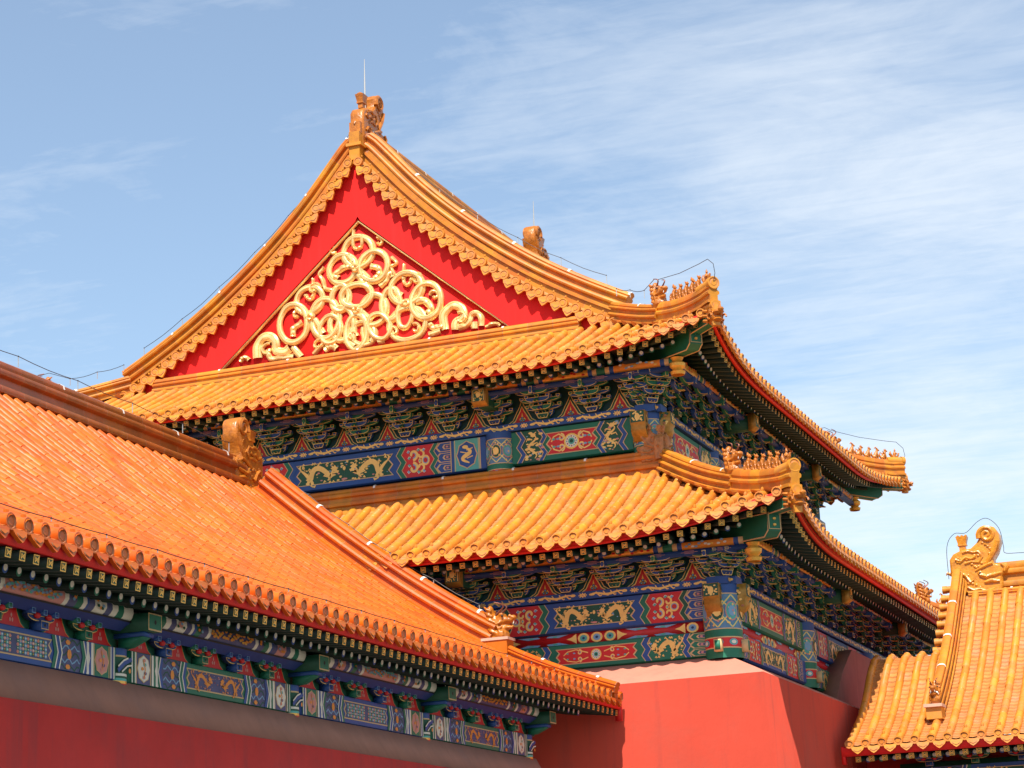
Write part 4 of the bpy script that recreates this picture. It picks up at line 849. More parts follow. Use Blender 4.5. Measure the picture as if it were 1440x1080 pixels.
# eaves: boards, rafters, purlins, bracket sets, beams, columns
COLX = [2*XC+10.5, 2*XC+15.33, -15.33, -10.5]; COLY = [38.1, 43.8, 49.5, 55.2]
FMB = []
def eave(sides, halves, prof, lift, z0, dfa, dfl, drd, dnv, dnvb, dst, dsb, vwall, spacing=.263):
    rl = []
    for i in (0, 1):
        sd, hf = sides[i], halves[i]; lf = lifts(hf, lift); fl = flares(hf); us = np.linspace(-hf-.06, hf+.06, 90); mb = MB()
        P = np.array([sd.p(u, [.11-fl(u), .11-fl(u), .18-fl(u), .18-fl(u)], [z0-.05+lf(u), z0+dfa+lf(u), z0+dfa+lf(u), z0-.02+lf(u)]) for u in us]); mb.grid(P, 'red_board')
        part('fascia_board', mb, T, smooth=False)
        mb = MB()
        def ss(u, v): t = hf-abs(u); return sd.p(u, v-fl(u), z0+dfa+.03+(v-.1)*.24+lf(u)*np.clip(1-v/3.6, 0, 1)**2)
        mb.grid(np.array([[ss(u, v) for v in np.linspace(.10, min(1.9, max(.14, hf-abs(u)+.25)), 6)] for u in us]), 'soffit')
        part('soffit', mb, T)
        n = int(2*hf/spacing)
        for j in range(n):
            u = (j-(n-1)/2)*spacing; t = hf-abs(u); g = 1 if u > 0 else -1; Lf = 2.6
            du = 0 if t > Lf else -g*(1.75+t/Lf*(Lf-1.75)-t)/1.6
            if t < .22: continue
            rl.append(('f', sd, u, .23-fl(u), z0+dfl+lf(u), .17, du, 0)); u2 = u+du*.4
            if t > .5: rl.append(('r', sd, u2, .62-fl(u)*.7, z0+drd+lf(u)*.75, .24, du, j % 2))
        # purlin and the blue board under it
        e = hf-1.0; ln = 2*e; mb = MB(); n3 = max(3, int(round(ln/1.55))); w3 = ln/n3
        for q in range(n3):
            a, b = -e+q*w3, -e+(q+1)*w3; xs_ = np.array([0, .06, .06, .12, .12, .18, .18, .82, .82, .88, .88, .94, .94, 1.0]); cols = ['green', 'tan', 'blue', 'orange' if q % 2 else 'gold', 'blue', 'tan', 'green']
            th = np.linspace(R(150), R(390), 8)
            for c in range(7):
                G = np.array([sd.p(a+(b-a)*xx, 1.0+.10*np.cos(th), z0+drd+.06+.10*np.sin(th)) for xx in (xs_[2*c], xs_[2*c+1])]); mb.grid(G, cols[c])
            f = Face(mb, sd.p(a, .895, z0+drd+.06), sd.u, -sd.vd)
            for k in range(14):
                f.disc(w3*(.22+.56*(k+.5)/14), random.uniform(-.05, .05), .035, .022, random.choice(('gold', 'orange', 'red') if q % 2 == 0 else ('gold', 'white', 'orange', 'sky_blue')), 1, 6)
        part('purlin', mb, T)
        mb = MB(); zc = z0+(dnv+dnvb)/2; mb.prism(sd.p(np.array([-e, e, e, -e]), .90, np.array([z0+dnvb, z0+dnvb, z0+dnv, z0+dnv])), sd.vd*.14, 'navy')
        f = Face(mb, sd.p(-e, .90, zc), sd.u, -sd.vd)
        for k in range(int(ln/.62)):
            x = .3+k*.62
            for dy, w in ((.022, .09), (0, .16), (-.022, .09)): f.line([(x-w, dy), (x+w, dy)], .007, 'pink', 1)
        part('eave_tie', mb, T, smooth=False)
        # plate beam
        cols = COLX if i == 0 else COLY; c0 = XC if i == 0 else YC
        cu = [c-c0 for c in cols]
        if z0 > 10: cu[0] += 1.72*(1 if i else 1); cu[-1] -= 1.72
        mb = MB(); L = cu[-1]-cu[0]+.70; a = cu[0]-.35; mb.prism(sd.p(np.array([a, a+L, a+L, a]), vwall-.10, np.array([z0+dsb, z0+dsb, z0+dst, z0+dst])), sd.vd*.4, 'blue')
        f = Face(mb, sd.p(a, vwall-.10, 0), sd.u, -sd.vd); strip_paint(f, L, z0+dsb+.012, z0+dst-.012); part('plate_beam', mb, T)
        # bracket sets with painted boards between them
        H = (z0+dnvb)-(z0+dst); ms = [bracket_mesh(k, .95, 0, H, .62) for k in (0, 1)]; mb = MB()
        mb.prism(sd.p(np.array([a, a+L, a+L, a]), vwall+.02, np.array([z0+dst, z0+dst, z0+dnvb+.42, z0+dnvb+.42])), sd.vd*.1, 'dark_green')
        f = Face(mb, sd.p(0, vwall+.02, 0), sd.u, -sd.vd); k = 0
        for q in range(3):
            n = 5 if (i == 0 and q != 1 and z0 < 10) else 3 if (i == 0 and q != 1) else 7 if i == 0 else 6 if (q == 1 or z0 < 10) else 4
            for j in range(n):
                u = cu[q]+(cu[q+1]-cu[q])*j/n; um = cu[q]+(cu[q+1]-cu[q])*(j+.5)/n
                if not (q == 0 and j == 0): place(sd, u, vwall-.02, z0+dst, 0, 0, ms[k % 2], 'bracket_set', T); k += 1
                flame_panel(f, um, z0+dst+.004, .24, .34)
        place(sd, cu[0] if i else cu[-1], vwall-.02, z0+dst, 0, 0, ms[0], 'bracket_set', T)
        if i == 0: place(sd, cu[-1]+.1, vwall-.12, z0+dst, 0, -1.0, ms[1], 'bracket_set', T)
        part('bracket_board', mb, T)
    return rl
RL = eave(LS, (LH, LD), lprof, LLIFT, 7.21, -.170, -.245, -.255, -.285, -.375, -.73, -.87, 1.66)
RL += eave(US, (UH, UD), uprof, ULIFT, 11.07, -.13, -.185, -.175, -.215, -.30, -.76, -.91, 1.70)
def raf(kind, lab, m0, m1=None):
    L = []
    for r in RL:
        if r[0] != kind: continue
        p = r[1].p(r[2], r[3], r[4]); x, y = Vector(p).dot(cr_)/Vector(p).dot(cf_)*3050+720, 540-Vector(p).dot(cu_)/Vector(p).dot(cf_)*3050
        seen = (r[1].u[0] > .5 and ((r[4] > 9 and x > 195) or (r[4] < 9 and x > 545))) or (r[1].u[1] > .5 and x < 1320)
        L.append((0 if seen else 1, float(np.linalg.norm(p)), r))
    L.sort(key=lambda t: (t[0], t[1])); tail = MB(); first = None
    for k, (_, _, r) in enumerate(L):
        me = m0 if (m1 is None or r[7] == 0) else m1
        if k < 100: place(r[1], r[2], r[3], r[4], r[5], r[6], me, lab, T)
        else: FMB.append((r, me))
    # the ones farther along the two long eaves as one mesh
    for r, me in FMB:
        M = np.array(place_matrix(*r[1:7])); V = np.empty(len(me.vertices)*3); me.vertices.foreach_get('co', V)
        V = V.reshape(-1, 3) @ M[:3, :3].T + M[:3, 3]; names = [m.name for m in me.materials]; by = {}
        for p in me.polygons: by.setdefault(p.material_index, []).append(tuple(p.vertices))
        for mi, F in by.items(): tail.add(V, F, names[mi])
    FMB.clear(); rest(part(lab+'_row', tail, T, smooth=False))
raf('f', 'flying_rafter', FLY); raf('r', 'eave_rafter', RB, RG)

# corner beams with dragon-head tiles
def corner_beam(sx, sy, half, dep, z0, lift, hz, xz):
    mb = MB(); d = np.array((sx, sy, 0))/math.sqrt(2); r = np.array((-d[1], d[0], 0)); C = np.array((XC+sx*half, YC+sy*dep, 0))
    def pr(pts, w, m):
        P = np.array([C+d*a+np.array((0, 0, b))-r*w/2 for a, b in pts]); mb.prism(P, r*w, m)
        for side_ in (-1, 1):
            Q = [C+d*a+np.array((0, 0, b))+r*side_*(w/2+.004) for a, b in pts]; mb.tube(Q+[Q[0]], .013, 'tan', 4)
    pr([(-2.6, z0+.14), (.16, z0+hz-.13), (.16, z0+hz+.10), (-2.6, z0+.50)], .20, 'green')
    pr([(-2.6, z0+xz-.06), (-.66, z0+xz-.22), (-.52, z0+xz-.13), (-.50, z0+xz+.18), (-2.6, z0+xz+.36)], .26, 'green')
    e = C+d*(-.505)+np.array((0, 0, z0+xz+.03))
    f = Face(mb, e+r*.13*(1 if np.cross(r, np.array((0, 0, 1.0))) @ d < 0 else -1), np.cross(np.array((0, 0, 1.0)), d), d); f.line([(.015, -.13), (.245, -.13), (.245, .16), (.015, .16)], .02, 'tan', 1, True)
    for s in (-.055, .055): mb.ball(e+r*s*0+np.array((0, 0, s)), (.035, .035, .03), 'gold', 6)
    # golden vase under the beam
    c = C+d*-1.30+np.array((0, 0, xz-.02)); t = np.linspace(0, 2*math.pi, 12, endpoint=False)
    mb.grid(np.array([[c+np.array((rr*math.cos(q), rr*math.sin(q), z0-.52+zz_)) for q in t] for rr, zz_ in ((.13, 0), (.15, .06), (.09, .10), (.15, .16), (.16, .22), (.09, .28), (.13, .34))]), 'gold', wrap=True)
    o = part('corner_beam', mb, T, angle=30); mb = MB(); head_tile(mb, C+d*.24+np.array((0, 0, z0+hz-.02)), d, .95); part('dragon_head_tile', mb, o)
for sx, sy in ((1, -1), (1, 1), (-1, -1)):
    corner_beam(sx, sy, UH, UD, 11.07, ULIFT, .32, .12); corner_beam(sx, sy, LH, LD, 7.21, LLIFT, .20, -.08)

# painted beams and columns
def beam(sd, u0, u1, v, z0, z1, segs, depth=.45):
    mb = MB(); L = u1-u0; c = .035
    P = [sd.p(u0, v+a, b) for a, b in ((c, z0), (0, z0+c), (0, z1), (depth, z1), (depth, z0))]; mb.prism(P, sd.u*L, segs[0])
    f = Face(mb, sd.p(u0, v, 0), sd.u, -sd.vd); paint(f, L, z0+.03, z1-.012, segs[1]); return part('painted_beam', mb, T, smooth=False)
def pad(sd, u0, u1, v, z0, z1):
    mb = MB(); L = u1-u0; mb.prism([sd.p(u0, v, z0), sd.p(u1, v, z0), sd.p(u1, v, z1), sd.p(u0, v, z1)], sd.vd*.3, 'red')
    f = Face(mb, sd.p(u0, v, 0), sd.u, -sd.vd); h = z1-z0; zc = (z0+z1)/2
    for k, x in enumerate((L/2, .26, L-.26)):
        for q in ((-.26, 0, .26) if k == 0 else (0,)): f.disc(x+q, zc, .115, h*.46, 'pale_gold', 2, 12); f.disc(x+q, zc, .075, h*.30, ('teal', 'sky_blue')[q == 0], 3, 10); f.disc(x+q, zc, .03, h*.12, 'navy', 4, 8)
        for g in (1, -1):
            if (k == 1 and g < 0) or (k == 2 and g > 0): continue
            o = .40 if k == 0 else .14
            f.poly([(x+g*o, z0+.01), (x+g*(o+.10), zc-.03), (x+g*(o+.20), zc), (x+g*(o+.10), zc+.03), (x+g*o, z1-.01)], 'pale_gold', 2)
            for sy in (1, -1):
                f.poly([(x+g*(o+.15), zc+sy*h*.46), (x+g*(o+.55), zc+sy*h*.44), (x+g*(o+.60), zc+sy*h*.30), (x+g*(o+.35), zc+sy*h*.22)], 'sky_blue', 3); f.disc(x+g*(o+.42), zc+sy*h*.33, .05, h*.09, 'teal', 4, 7)
    return part('pad_board', mb, T, smooth=False)
S_l1 = ('blue', [('field', .78, 'blue', 'deep_green', 'dragon'), ('zig', .11, 'blue'), ('zig', .12, 'green', 1), ('scroll', .64), ('zig', .10, 'deep_green', 1), ('comb', .34, 'blue', 'blue'), ('band', .4, 'blue')])
S_l2 = ('green', [('field', .78, 'green', 'red', 'lotus'), ('zig', .10, 'green'), ('zig', .12, 'blue', 1), ('pairdragon', .66), ('zig', .10, 'blue', 1), ('comb', .34, 'green', 'green'), ('band', .4, 'green')])
S_u1 = ('green', [('field', .52, 'green', 'red', 'lotus'), ('zig', .09, 'blue', 1), ('updragon', .36), ('zig', .10, 'blue', 1), ('band', .4, 'green')])
S_u2 = ('blue', [('field', 1.08, 'blue', 'deep_green', 'dragon'), ('zig', .10, 'blue'), ('zig', .12, 'green', 1), ('scroll', .62), ('zig', .10, 'green', 1), ('comb', .36, 'blue', 'blue'), ('band', .08, 'blue'), ('box', .56, 'teal', 'blue', 'dragon'), ('band', .4, 'blue')])
S_r1 = ('green', [('field', .85, 'green', 'red', 'lotus'), ('zig', .12, 'blue', 1), ('pairdragon', .85), ('zig', .12, 'blue', 1), ('comb', .34, 'green', 'green'), ('band', .4, 'green')])
S_r2 = ('blue', [('field', .85, 'blue', 'deep_green', 'dragon'), ('zig', .12, 'green', 1), ('scroll', .85), ('zig', .1, 'green', 1), ('comb', .34, 'blue', 'blue'), ('band', .4, 'blue')])
for i in (0, 1):
    cl = [c-(XC if i == 0 else YC) for c in (COLX if i == 0 else COLY)]; sd = LS[i]
    for q in range(3):
        a, b = cl[q]+.30, cl[q+1]-.30
        beam(sd, a, b, 1.62, 5.74, 6.325, (S_l1 if q != 1 else S_u2) if i == 0 else (S_r1 if q % 2 == 0 else S_r2)); pad(sd, a, b, 1.70, 5.53, 5.738); beam(sd, a, b, 1.62, 5.06, 5.528, S_l2 if i == 0 else (S_r2 if q % 2 == 0 else S_r1))
    cl[0] += 1.72; cl[-1] -= 1.72; sd = US[i]
    for q in range(3):
        a, b = cl[q]+.28, cl[q+1]-.28
        beam(sd, a, b, 1.68, 9.46, 10.145, (S_u1 if q != 1 else S_u2) if i == 0 else (S_r1 if q % 2 == 0 else S_r2))
def column(x, y, r, z0, z1, hd=None):
    mb = MB(); n = 24; t = np.linspace(0, 2*math.pi, n, endpoint=False); H = z1-z0
    def cyl(a, b, m, rr=r): mb.grid(np.array([[(x+rr*math.cos(q), y+rr*math.sin(q), z) for q in t] for z in (a, b)]), m, wrap=True, flip=True)
    cuts = [(0, .13, 'green'), (.13, .145, 'tan'), (.145, .27, 'red'), (.27, .285, 'tan'), (.285, .385, 'green'), (.385, .40, 'tan'), (.40, .86, 'shaft_blue'), (.86, .875, 'tan'), (.875, 1, 'blue')]
    for a, b, m in cuts: cyl(z0+H*a, z0+H*b, m)
    for k in range(8):   # lattice wrapped on the shaft
        for sg in (1, -1):
            for w_, m_, lay in ((.16, 'teal', .002), (.07, 'pale_gold', .0045)):
                q = np.linspace(0, 1, 10); a_ = k*math.pi/4+sg*q*math.pi/2; zz_ = z0+H*(.41+.44*q); rr = r+lay+(.001 if sg > 0 else 0)
                mb.grid(np.array([[(x+rr*math.cos(aa+e_), y+rr*math.sin(aa+e_), zq) for e_ in (-w_/2, w_/2)] for aa, zq in zip(a_, zz_)]), m_)
    for k in range(8):   # painted rounds and curls wrapped on the shaft
        a0 = k*math.pi/4
        for zc, ra, rb, ms in ((.63, .30*H*.5, .36, ('tan', 'deep_green', 'pale_gold')), (.21, .05*H, .24, ('sky_blue', 'teal', 'white'))):
            if zc > .5 and k % 2: ms = ('pink', 'teal', 'sky_blue'); 
            for lay, (sc, m) in enumerate(zip((1, .86, .55), ms)):
                th = np.linspace(0, 2*math.pi, 16, endpoint=False); rr = r+.007+lay*.003
                V = [(x+rr*math.cos(a0+sc*rb*math.cos(q)), y+rr*math.sin(a0+sc*rb*math.cos(q)), z0+zc*H+sc*ra*math.sin(q)*.9) for q in th]; mb.add(V, [tuple(range(16))], m)
        for j in range(7):
            aa = a0+random.uniform(-.3, .3); zz_ = z0+H*random.uniform(.44, .83); rr = r+.012
            V = [(x+rr*math.cos(aa+.06*math.cos(q)), y+rr*math.sin(aa+.06*math.cos(q)), zz_+.022*math.sin(q)) for q in np.linspace(0, 2*math.pi, 6, endpoint=False)]; mb.add(V, [tuple(range(6))], ('pale_gold', 'pink', 'pale_gold')[j % 3])
    o = part('column', mb, T)
    return o
def carved_end(par, c, d, w, h):
    """gilded beam end of three rounded steps, coming out of a corner column along d"""
    mb = MB(); d = np.array(d, float); r = np.array((-d[1], d[0], 0)); c = np.array(c, float)
    pr = [(0, 0), (.50, 0), (.50, -.42*h), (.46, -.50*h), (.48, -.62*h), (.43, -.80*h), (.36, -.86*h), (.32, -1.0*h), (0, -1.0*h)]
    P = np.array([c+d*a+np.array((0, 0, b))-r*w/2 for a, b in pr]); mb.prism(P, r*w, 'old_gold')
    f = Face(mb, c+d*.50+np.array((0, 0, -.42*h)), -r if np.cross(d, r)[2] > 0 else r, d)
    s_ = f.s; f.s = np.cross(np.array((0, 0, 1.0)), d)
    f.rect(-w/2+.012, .012, w/2-.012, .40*h, 'deep_green', 0); f.disc(0, .2*h, w*.18, h*.13, 'pale_gold', 1, 10)
    for k in range(22): f.disc(random.uniform(-w*.4, w*.4), random.uniform(.03, .38*h), .020, .016, 'pale_gold', 1.5+.1*k, 6)
    for sg in (1, -1):
        g = Face(mb, c+r*sg*w/2, d, r*sg)
        for k in range(34): g.disc(random.uniform(.06, .45), -random.uniform(.05, .80)*h, .032, .022, ('deep_green', 'pale_gold', 'deep_green', 'joint_recess')[k % 4], 1+.1*k, 7)
    return part('carved_beam_end', mb, par, smooth=False)
for lv, off, z0, z1, r in ((0, 0, 5.0, 6.34, .35), (1, 1.72, 9.1, 10.16, .30)):
    for xi, cx in enumerate(COLX):
        for yi, cy in enumerate(COLY):
            if not (xi in (0, 3) or yi in (0, 3)): continue
            if xi == 0 and yi > 0 or yi == 3 and xi < 3: continue
            x = cx+(off if xi == 0 else -off if xi == 3 else 0); y = cy+(off if yi == 0 else -off if yi == 3 else 0)
            if lv == 1 and yi == 0: y = 39.80
            o = column(x, y, r, z0, z1)
            if xi == 3 and yi == 0:
                carved_end(o, (x-.05, y, z1-.0), (0, -1, 0), .30, .58); carved_end(o, (x, y+.05, z1-.0), (1, 0, 0), .30, .58)
            if lv == 0:
                for dx, dy in ((0, -1), (1, 0)):
                    if (dy and yi == 0) or (dx and xi == 3):
                        mb = MB(); f0 = np.array((x+dx*.38-dy*.0, y+dy*.38, 5.22)); mb.box(f0, (.14 if dy else .16, .16 if dy else .14, .22), 'tan'); mb.box(f0+np.array((dx*.006, dy*.006, 0)), (.10 if dy else .16, .16 if dy else .10, .17), 'green'); part('beam_peg', mb, o, smooth=False)
# gilded beam heads that come out through the bracket zone above the inner columns
def beam_end(sd, u, v, z, w, h):
    mb = MB(); P = [sd.p(u-w/2, v+a, z+b) for a, b in ((0, h*.45), (.03, h*.5), (.16, h*.5), (.16, -h*.5), (.10, -h*.5), (0, -h*.30))]; mb.prism(P, sd.u*w, 'old_gold')
    mb.prism([sd.p(u-w*.42, v+a, z+b) for a, b in ((.16, h*.42), (.9, h*.42), (.9, -h*.42), (.16, -h*.42))], sd.u*w*.84, 'deep_green')
    f = Face(mb, sd.p(u-w/2, v, z), sd.u, -sd.vd); f.rect(.022, -h*.27, w-.022, h*.42, 'deep_green', 0); f.line([(.04, -h*.24), (.04, h*.38), (w-.04, h*.38), (w-.04, -h*.24)], .014, 'pale_gold', 1)
    for k in range(12): f.line(spiral(random.uniform(.07, w-.07), random.uniform(-h*.20, h*.34), .035, .012, random.uniform(0, 6), .8, 7), .014, 'gold', 1.5+.1*k)
    f.disc(w/2, h*.1, .05, .06, 'pale_gold', 3, 9)
    return part('beam_end', mb, T, smooth=False)
for sides, z0, vv in ((LS, 7.21, .62), (US, 11.07, .66)):
    for i, (cols, c0) in enumerate(((COLX, XC), (COLY, YC))):
        for c in cols[1:3]: beam_end(sides[i], c-c0, vv, z0-.36, .30, .36)
# walls
mb = MB(); i0 = 2.2; mb.box((XC, YC, 7.2), (2*(UH-2.0), 2*(UD-2.0), 6.6), 'dark_wood'); part('inner_wall', mb, T, smooth=False)
def ringwall(mb, levels, m):
    P = [[(XC-a, YC-b, z), (XC+a, YC-b, z), (XC+a, YC+b, z), (XC-a, YC+b, z)] for a, b, z in levels]
    mb.grid(np.array(P), m, wrap=True)
WX, WY = -9.54-XC, YC-37.05
mb = MB(); ringwall(mb, [(WX+.09, WY+.09, -1.65), (WX, WY, 4.60)], 'red_wall'); wl = part('wall', mb, T, 'red plastered wall', smooth=False)
mb = MB(); lv = [(WX-.010, WY-.010, 4.597)]
for k in range(1, 8):
    q = k/7; lv.append((WX-.01-.86*q, WY-.01-.95*q, 4.597+.46*(q**.9)))
ringwall(mb, lv, 'plaster_pink'); part('plaster_band', mb, T, smooth=False)
mb = MB(); P = [(-10.42, y, z) for y, z in ((44.5, 4.6), (45.6, 5.5), (46.7, 6.1), (56, 6.1), (56, 4.6))]; mb.prism(P, (.40, 0, 0), 'plaster_grey_shade'); part('plaster_infill', mb, T, smooth=False)  # pink plaster, its shade put into the darker colour

# ================================================================== side hall on the left
H1 = thing('side_hall', 'long hall in the left foreground with orange tiled roof and shaded red wall', 'hall')
HX, HY0, HY1 = -12.10, 11.0, 36.95
HS = Side((HX, 0, 0), (0, 1, 0), (-1, 0, 0))            # u = Y
hprof = curve([0, 1, 2, 3.25, 4.44, 5.9, 7.15], [4.33, 4.70, 5.16, 5.90, 6.72, 7.86, 8.92])
zero = lambda u: 0.0*np.asarray(u)
mb = MB(); hp = .3054; us = np.arange(36.80, HY0, -hp)[::-1]
tile_slope(mb, HS, us, hp, lambda u: 7.0, hprof, zero, zero, 'glaze_orange', 'glaze_orange_pan', tile=.34, expo=.16, rtube=.27)
HB = Side((HX-14.3, 0, 0), (0, -1, 0), (1, 0, 0))
tile_slope(mb, HB, -us[::-1], hp, lambda u: 7.0, hprof, zero, zero, 'glaze_orange', 'glaze_orange_pan', tile=.7, expo=.6, nails=False, k=5)
part('roof', mb, H1)
mb = MB(); sweep(mb, [(HX-7.15, HY0, 8.62), (HX-7.15, 35.95, 8.62)], ridge_prof(.46, .80), 'glaze_brown_shade', .62); hr = part('main_ridge', mb, H1)
put('dragon_finial', FINS, hr, (HX-7.15, 36.15, 8.75), R(-90), 1.10)
mb = MB(); vs = np.linspace(7.0, 2.35, 26); sweep(mb, [(HX-v, 36.45, float(hprof(v))+.04) for v in vs], ridge_prof(.40, .54), 'glaze_orange', .46, cap1=True)
vs = np.linspace(2.35, -.02, 14); sweep(mb, [(HX-v, 36.45, float(hprof(v))+.05) for v in vs], low_prof(.30, .20), 'glaze_orange', .36)
vg = part('verge_ridge', mb, H1); put('ridge_beast', BEAST, vg, (HX-2.12, 36.45, float(hprof(2.12))+.22), 0, 1.12, tilt=.0)
mb = MB(); mb.box((HX-2.16, 36.45, float(hprof(2.16))+.12), (.46, .34, .26), 'glaze_orange'); mb.box((HX-2.16, 36.45, float(hprof(2.16))+.27), (.52, .38, .05), 'mortar'); part('beast_pedestal', mb, vg)
# eave
mb = MB(); mb.grid(np.array([[HS.p(u, v, z) for v, z in ((.05, 4.29), (.05, 4.135), (.12, 4.13), (.12, 4.30))] for u in np.linspace(HY0, HY1, 30)]), 'red_board')
mb.box((HX-.10, HY1-.03, 4.10), (.12, .06, .34), 'red_board'); part('fascia_board', mb, H1, smooth=False)
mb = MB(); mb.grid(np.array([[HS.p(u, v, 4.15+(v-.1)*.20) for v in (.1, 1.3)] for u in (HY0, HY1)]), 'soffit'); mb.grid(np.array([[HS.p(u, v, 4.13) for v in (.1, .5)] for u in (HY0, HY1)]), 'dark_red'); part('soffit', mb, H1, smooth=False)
sp = .2475
for k in range(int((HY1-15.0)/sp)):
    u = HY1-.16-k*sp; place(HS, u, .10, 4.065, .12, 0, FLY, 'flying_rafter', H1)
    if u < 36.0: place(HS, u, .47, 4.015, .17, 0, (RB, RG)[k % 2], 'eave_rafter', H1)
HC = [12.94+.0, 17.36, 21.78, 26.20, 30.62, 35.04]; XB = -13.20
# purlin, blue board, beams by bay
S_ha = ('green', [('field', .72, 'green', 'violet', 'orange'), ('chev', .07, 'blue'), ('chev', .08, 'green'), ('swirl', .42), ('chev', .07, 'blue'), ('chev', .07, 'green'), ('bars', .14, ('white', 'green', 'white')), ('box', .36, 'violet', 'white', 'figure'), ('bars', .30, ('white', 'green', 'deep_green', 'white', 'green'))])
S_hb = ('blue', [('field', .72, 'blue', 'violet', 'brocade'), ('chev', .07, 'green'), ('chev', .08, 'blue'), ('swirl', .42), ('chev', .07, 'green'), ('chev', .07, 'blue'), ('bars', .14, ('white', 'blue', 'white')), ('box', .36, 'green', 'pink', 'figure'), ('bars', .30, ('white', 'blue', 'violet', 'white', 'green'))])
th = np.linspace(R(140), R(395), 12)
for q in range(5):
    a, b = HC[q]+.17, HC[q+1]-.17; L = b-a; s = (S_ha, S_hb)[q % 2]
    mb = MB(); mb.prism([HS.p(a, -HX+XB+0*0, 0)*0+np.array((XB-o, a, z)) for o, z in ((.03, 3.235), (0, 3.265), (0, 3.62), (.4, 3.62), (.4, 3.235))], np.array((0, L, 0)), s[0])
    f = Face(mb, (XB, a, 0), (0, 1, 0), (1, 0, 0)); paint(f, L, 3.25, 3.612, s[1]); part('painted_beam', mb, H1, smooth=False)
    mb = MB(); pc = np.array((XB+.13, 0, 4.0)); cuts = [(0, .05, 'white'), (.05, .09, 'green'), (.09, .12, 'white'), (.12, .15, 'violet'), (.15, .21, 'pink' if q % 2 else 'white'), (.21, .24, 'violet'), (.24, .255, 'white'), (.255, .27, 'blue'), (.27, .30, 'green'), (.30, .34, 'violet'), (.34, .36, 'white'), (.36, .64, ('violet', 'pink')[q % 2]), (.64, .66, 'white'), (.66, .70, 'violet'), (.70, .73, 'green'), (.73, .75, 'white'), (.75, .76, 'blue'), (.76, .79, 'violet'), (.79, .85, 'white' if q % 2 else 'pink'), (.85, .88, 'violet'), (.88, .91, 'white'), (.91, .95, 'green'), (.95, 1, 'white')]
    for x0, x1, m in cuts:
        sl = .05
        G = np.array([[(pc[0]+.125*math.cos(t), a+.0+(b-a)*xx+(sl*(1-abs(math.sin(t))) if .05 < xx < .95 else 0), pc[2]+.125*math.sin(t)) for t in th] for xx in (x0, x1)]); mb.grid(G, m)
    f = Face(mb, (XB+.257, a, 3.985), (0, 1, 0), (1, 0, 0))
    for k in range(46):
        x = L*(.37+.26*k/46); f.disc(x, random.uniform(-.045, .05), .035, .018, ('orange', 'gold', 'orange') [k % 3] if q % 2 == 0 else ('sky_blue', 'orange', 'teal')[k % 3], 1+.02*k, 6)
    for x in (.18*L, .82*L):
        f.disc(x, 0, .05, .035, 'white' if q % 2 else 'pink', .8, 10)
    for x in (.18*L, .30*L, .70*L, .82*L):
        for k in range(5): f.disc(x+random.uniform(-.08, .08), random.uniform(-.05, .06), .03, .02, ('orange', 'deep_green', 'sky_blue')[k % 3], 1+.1*k, 6)
    part('purlin', mb, H1)
mb = MB(); mb.grid(np.array([[(x, y, z) for x, z in ((XB+.20, 3.885), (XB+.06, 3.80))] for y in (HY0, 35.4)]), 'mid_blue'); mb.grid(np.array([[(x, y, z) for x, z in ((XB+.22, 3.90), (XB+.20, 3.885))] for y in (HY0, 35.4)]), 'black')
mb.grid(np.array([[(x, y, z) for x, z in ((XB-.05, 3.62), (XB-.05, 4.25))] for y in (HY0, 35.4)]), 'deep_green'); part('eave_tie', mb, H1, smooth=False)
def small_set(col):
    mb = MB(); c2 = 'green' if col == 'blue' else 'blue'
    mb.box((0, 0, .045), (.15, .15, .09), col); f = Face(mb, (0, -.075, 0), (1, 0, 0), (0, -1, 0)); f.line([(-.07, .006), (.07, .006), (.07, .088), (-.07, .088)], .010, 'tan', 1, True); f.disc(0, .046, .018, .018, 'black', 1.5, 8)
    outlined(mb, arm_shape(.26, .07, .085), -.04, .03, 'navy' if col == 'blue' else 'deep_green', d=.01)
    for x in (-.11, .11): mb.ball((x, -.05, .145), (.055, .035, .035), 'red', 8)
    for x in (-.225, 0, .225): mb.box((x, -.02, .185), (.075, .12, .062), col); f2 = Face(mb, (x, -.08, .185), (1, 0, 0), (0, -1, 0)); f2.line([(-.033, -.027), (.033, -.027), (.033, .027), (-.033, .027)], .009, 'sky_blue', 1, True)
    return mb.mesh('bracket_set', False)
SB = [small_set('blue'), small_set('green')]; v_b = HX-XB; k = 0
mb = MB(); f = Face(mb, (XB-.04, 0, 0), (0, 1, 0), (1, 0, 0))
for q in range(5):
    for j in range(5):
        u = HC[q]+(j)*.884; um = u+.442
        if j: place(HS, u, v_b-.03, 3.622, 0, 0, SB[k % 2], 'bracket_set', H1); k += 1
        pts = [(-.25, 0), (-.17, .05), (-.11, .15), (-.075, .24), (.075, .24), (.11, .15), (.17, .05), (.25, 0)]
        f.poly([(um+x*1.22, 3.622+y*1.12) for x, y in pts], 'green', 1); f.poly([(um+x*1.08, 3.622+y*1.03) for x, y in pts], 'orange', 2); f.poly([(um+x, 3.622+y*.98) for x, y in pts], 'red', 3)
        for dx, dy in ((-.022, .07), (.022, .07), (0, .12)): f.disc(um+dx, 3.622+dy, .016, .024, 'pink', 4.5, 8)
part('bracket_board', mb, H1, smooth=False)
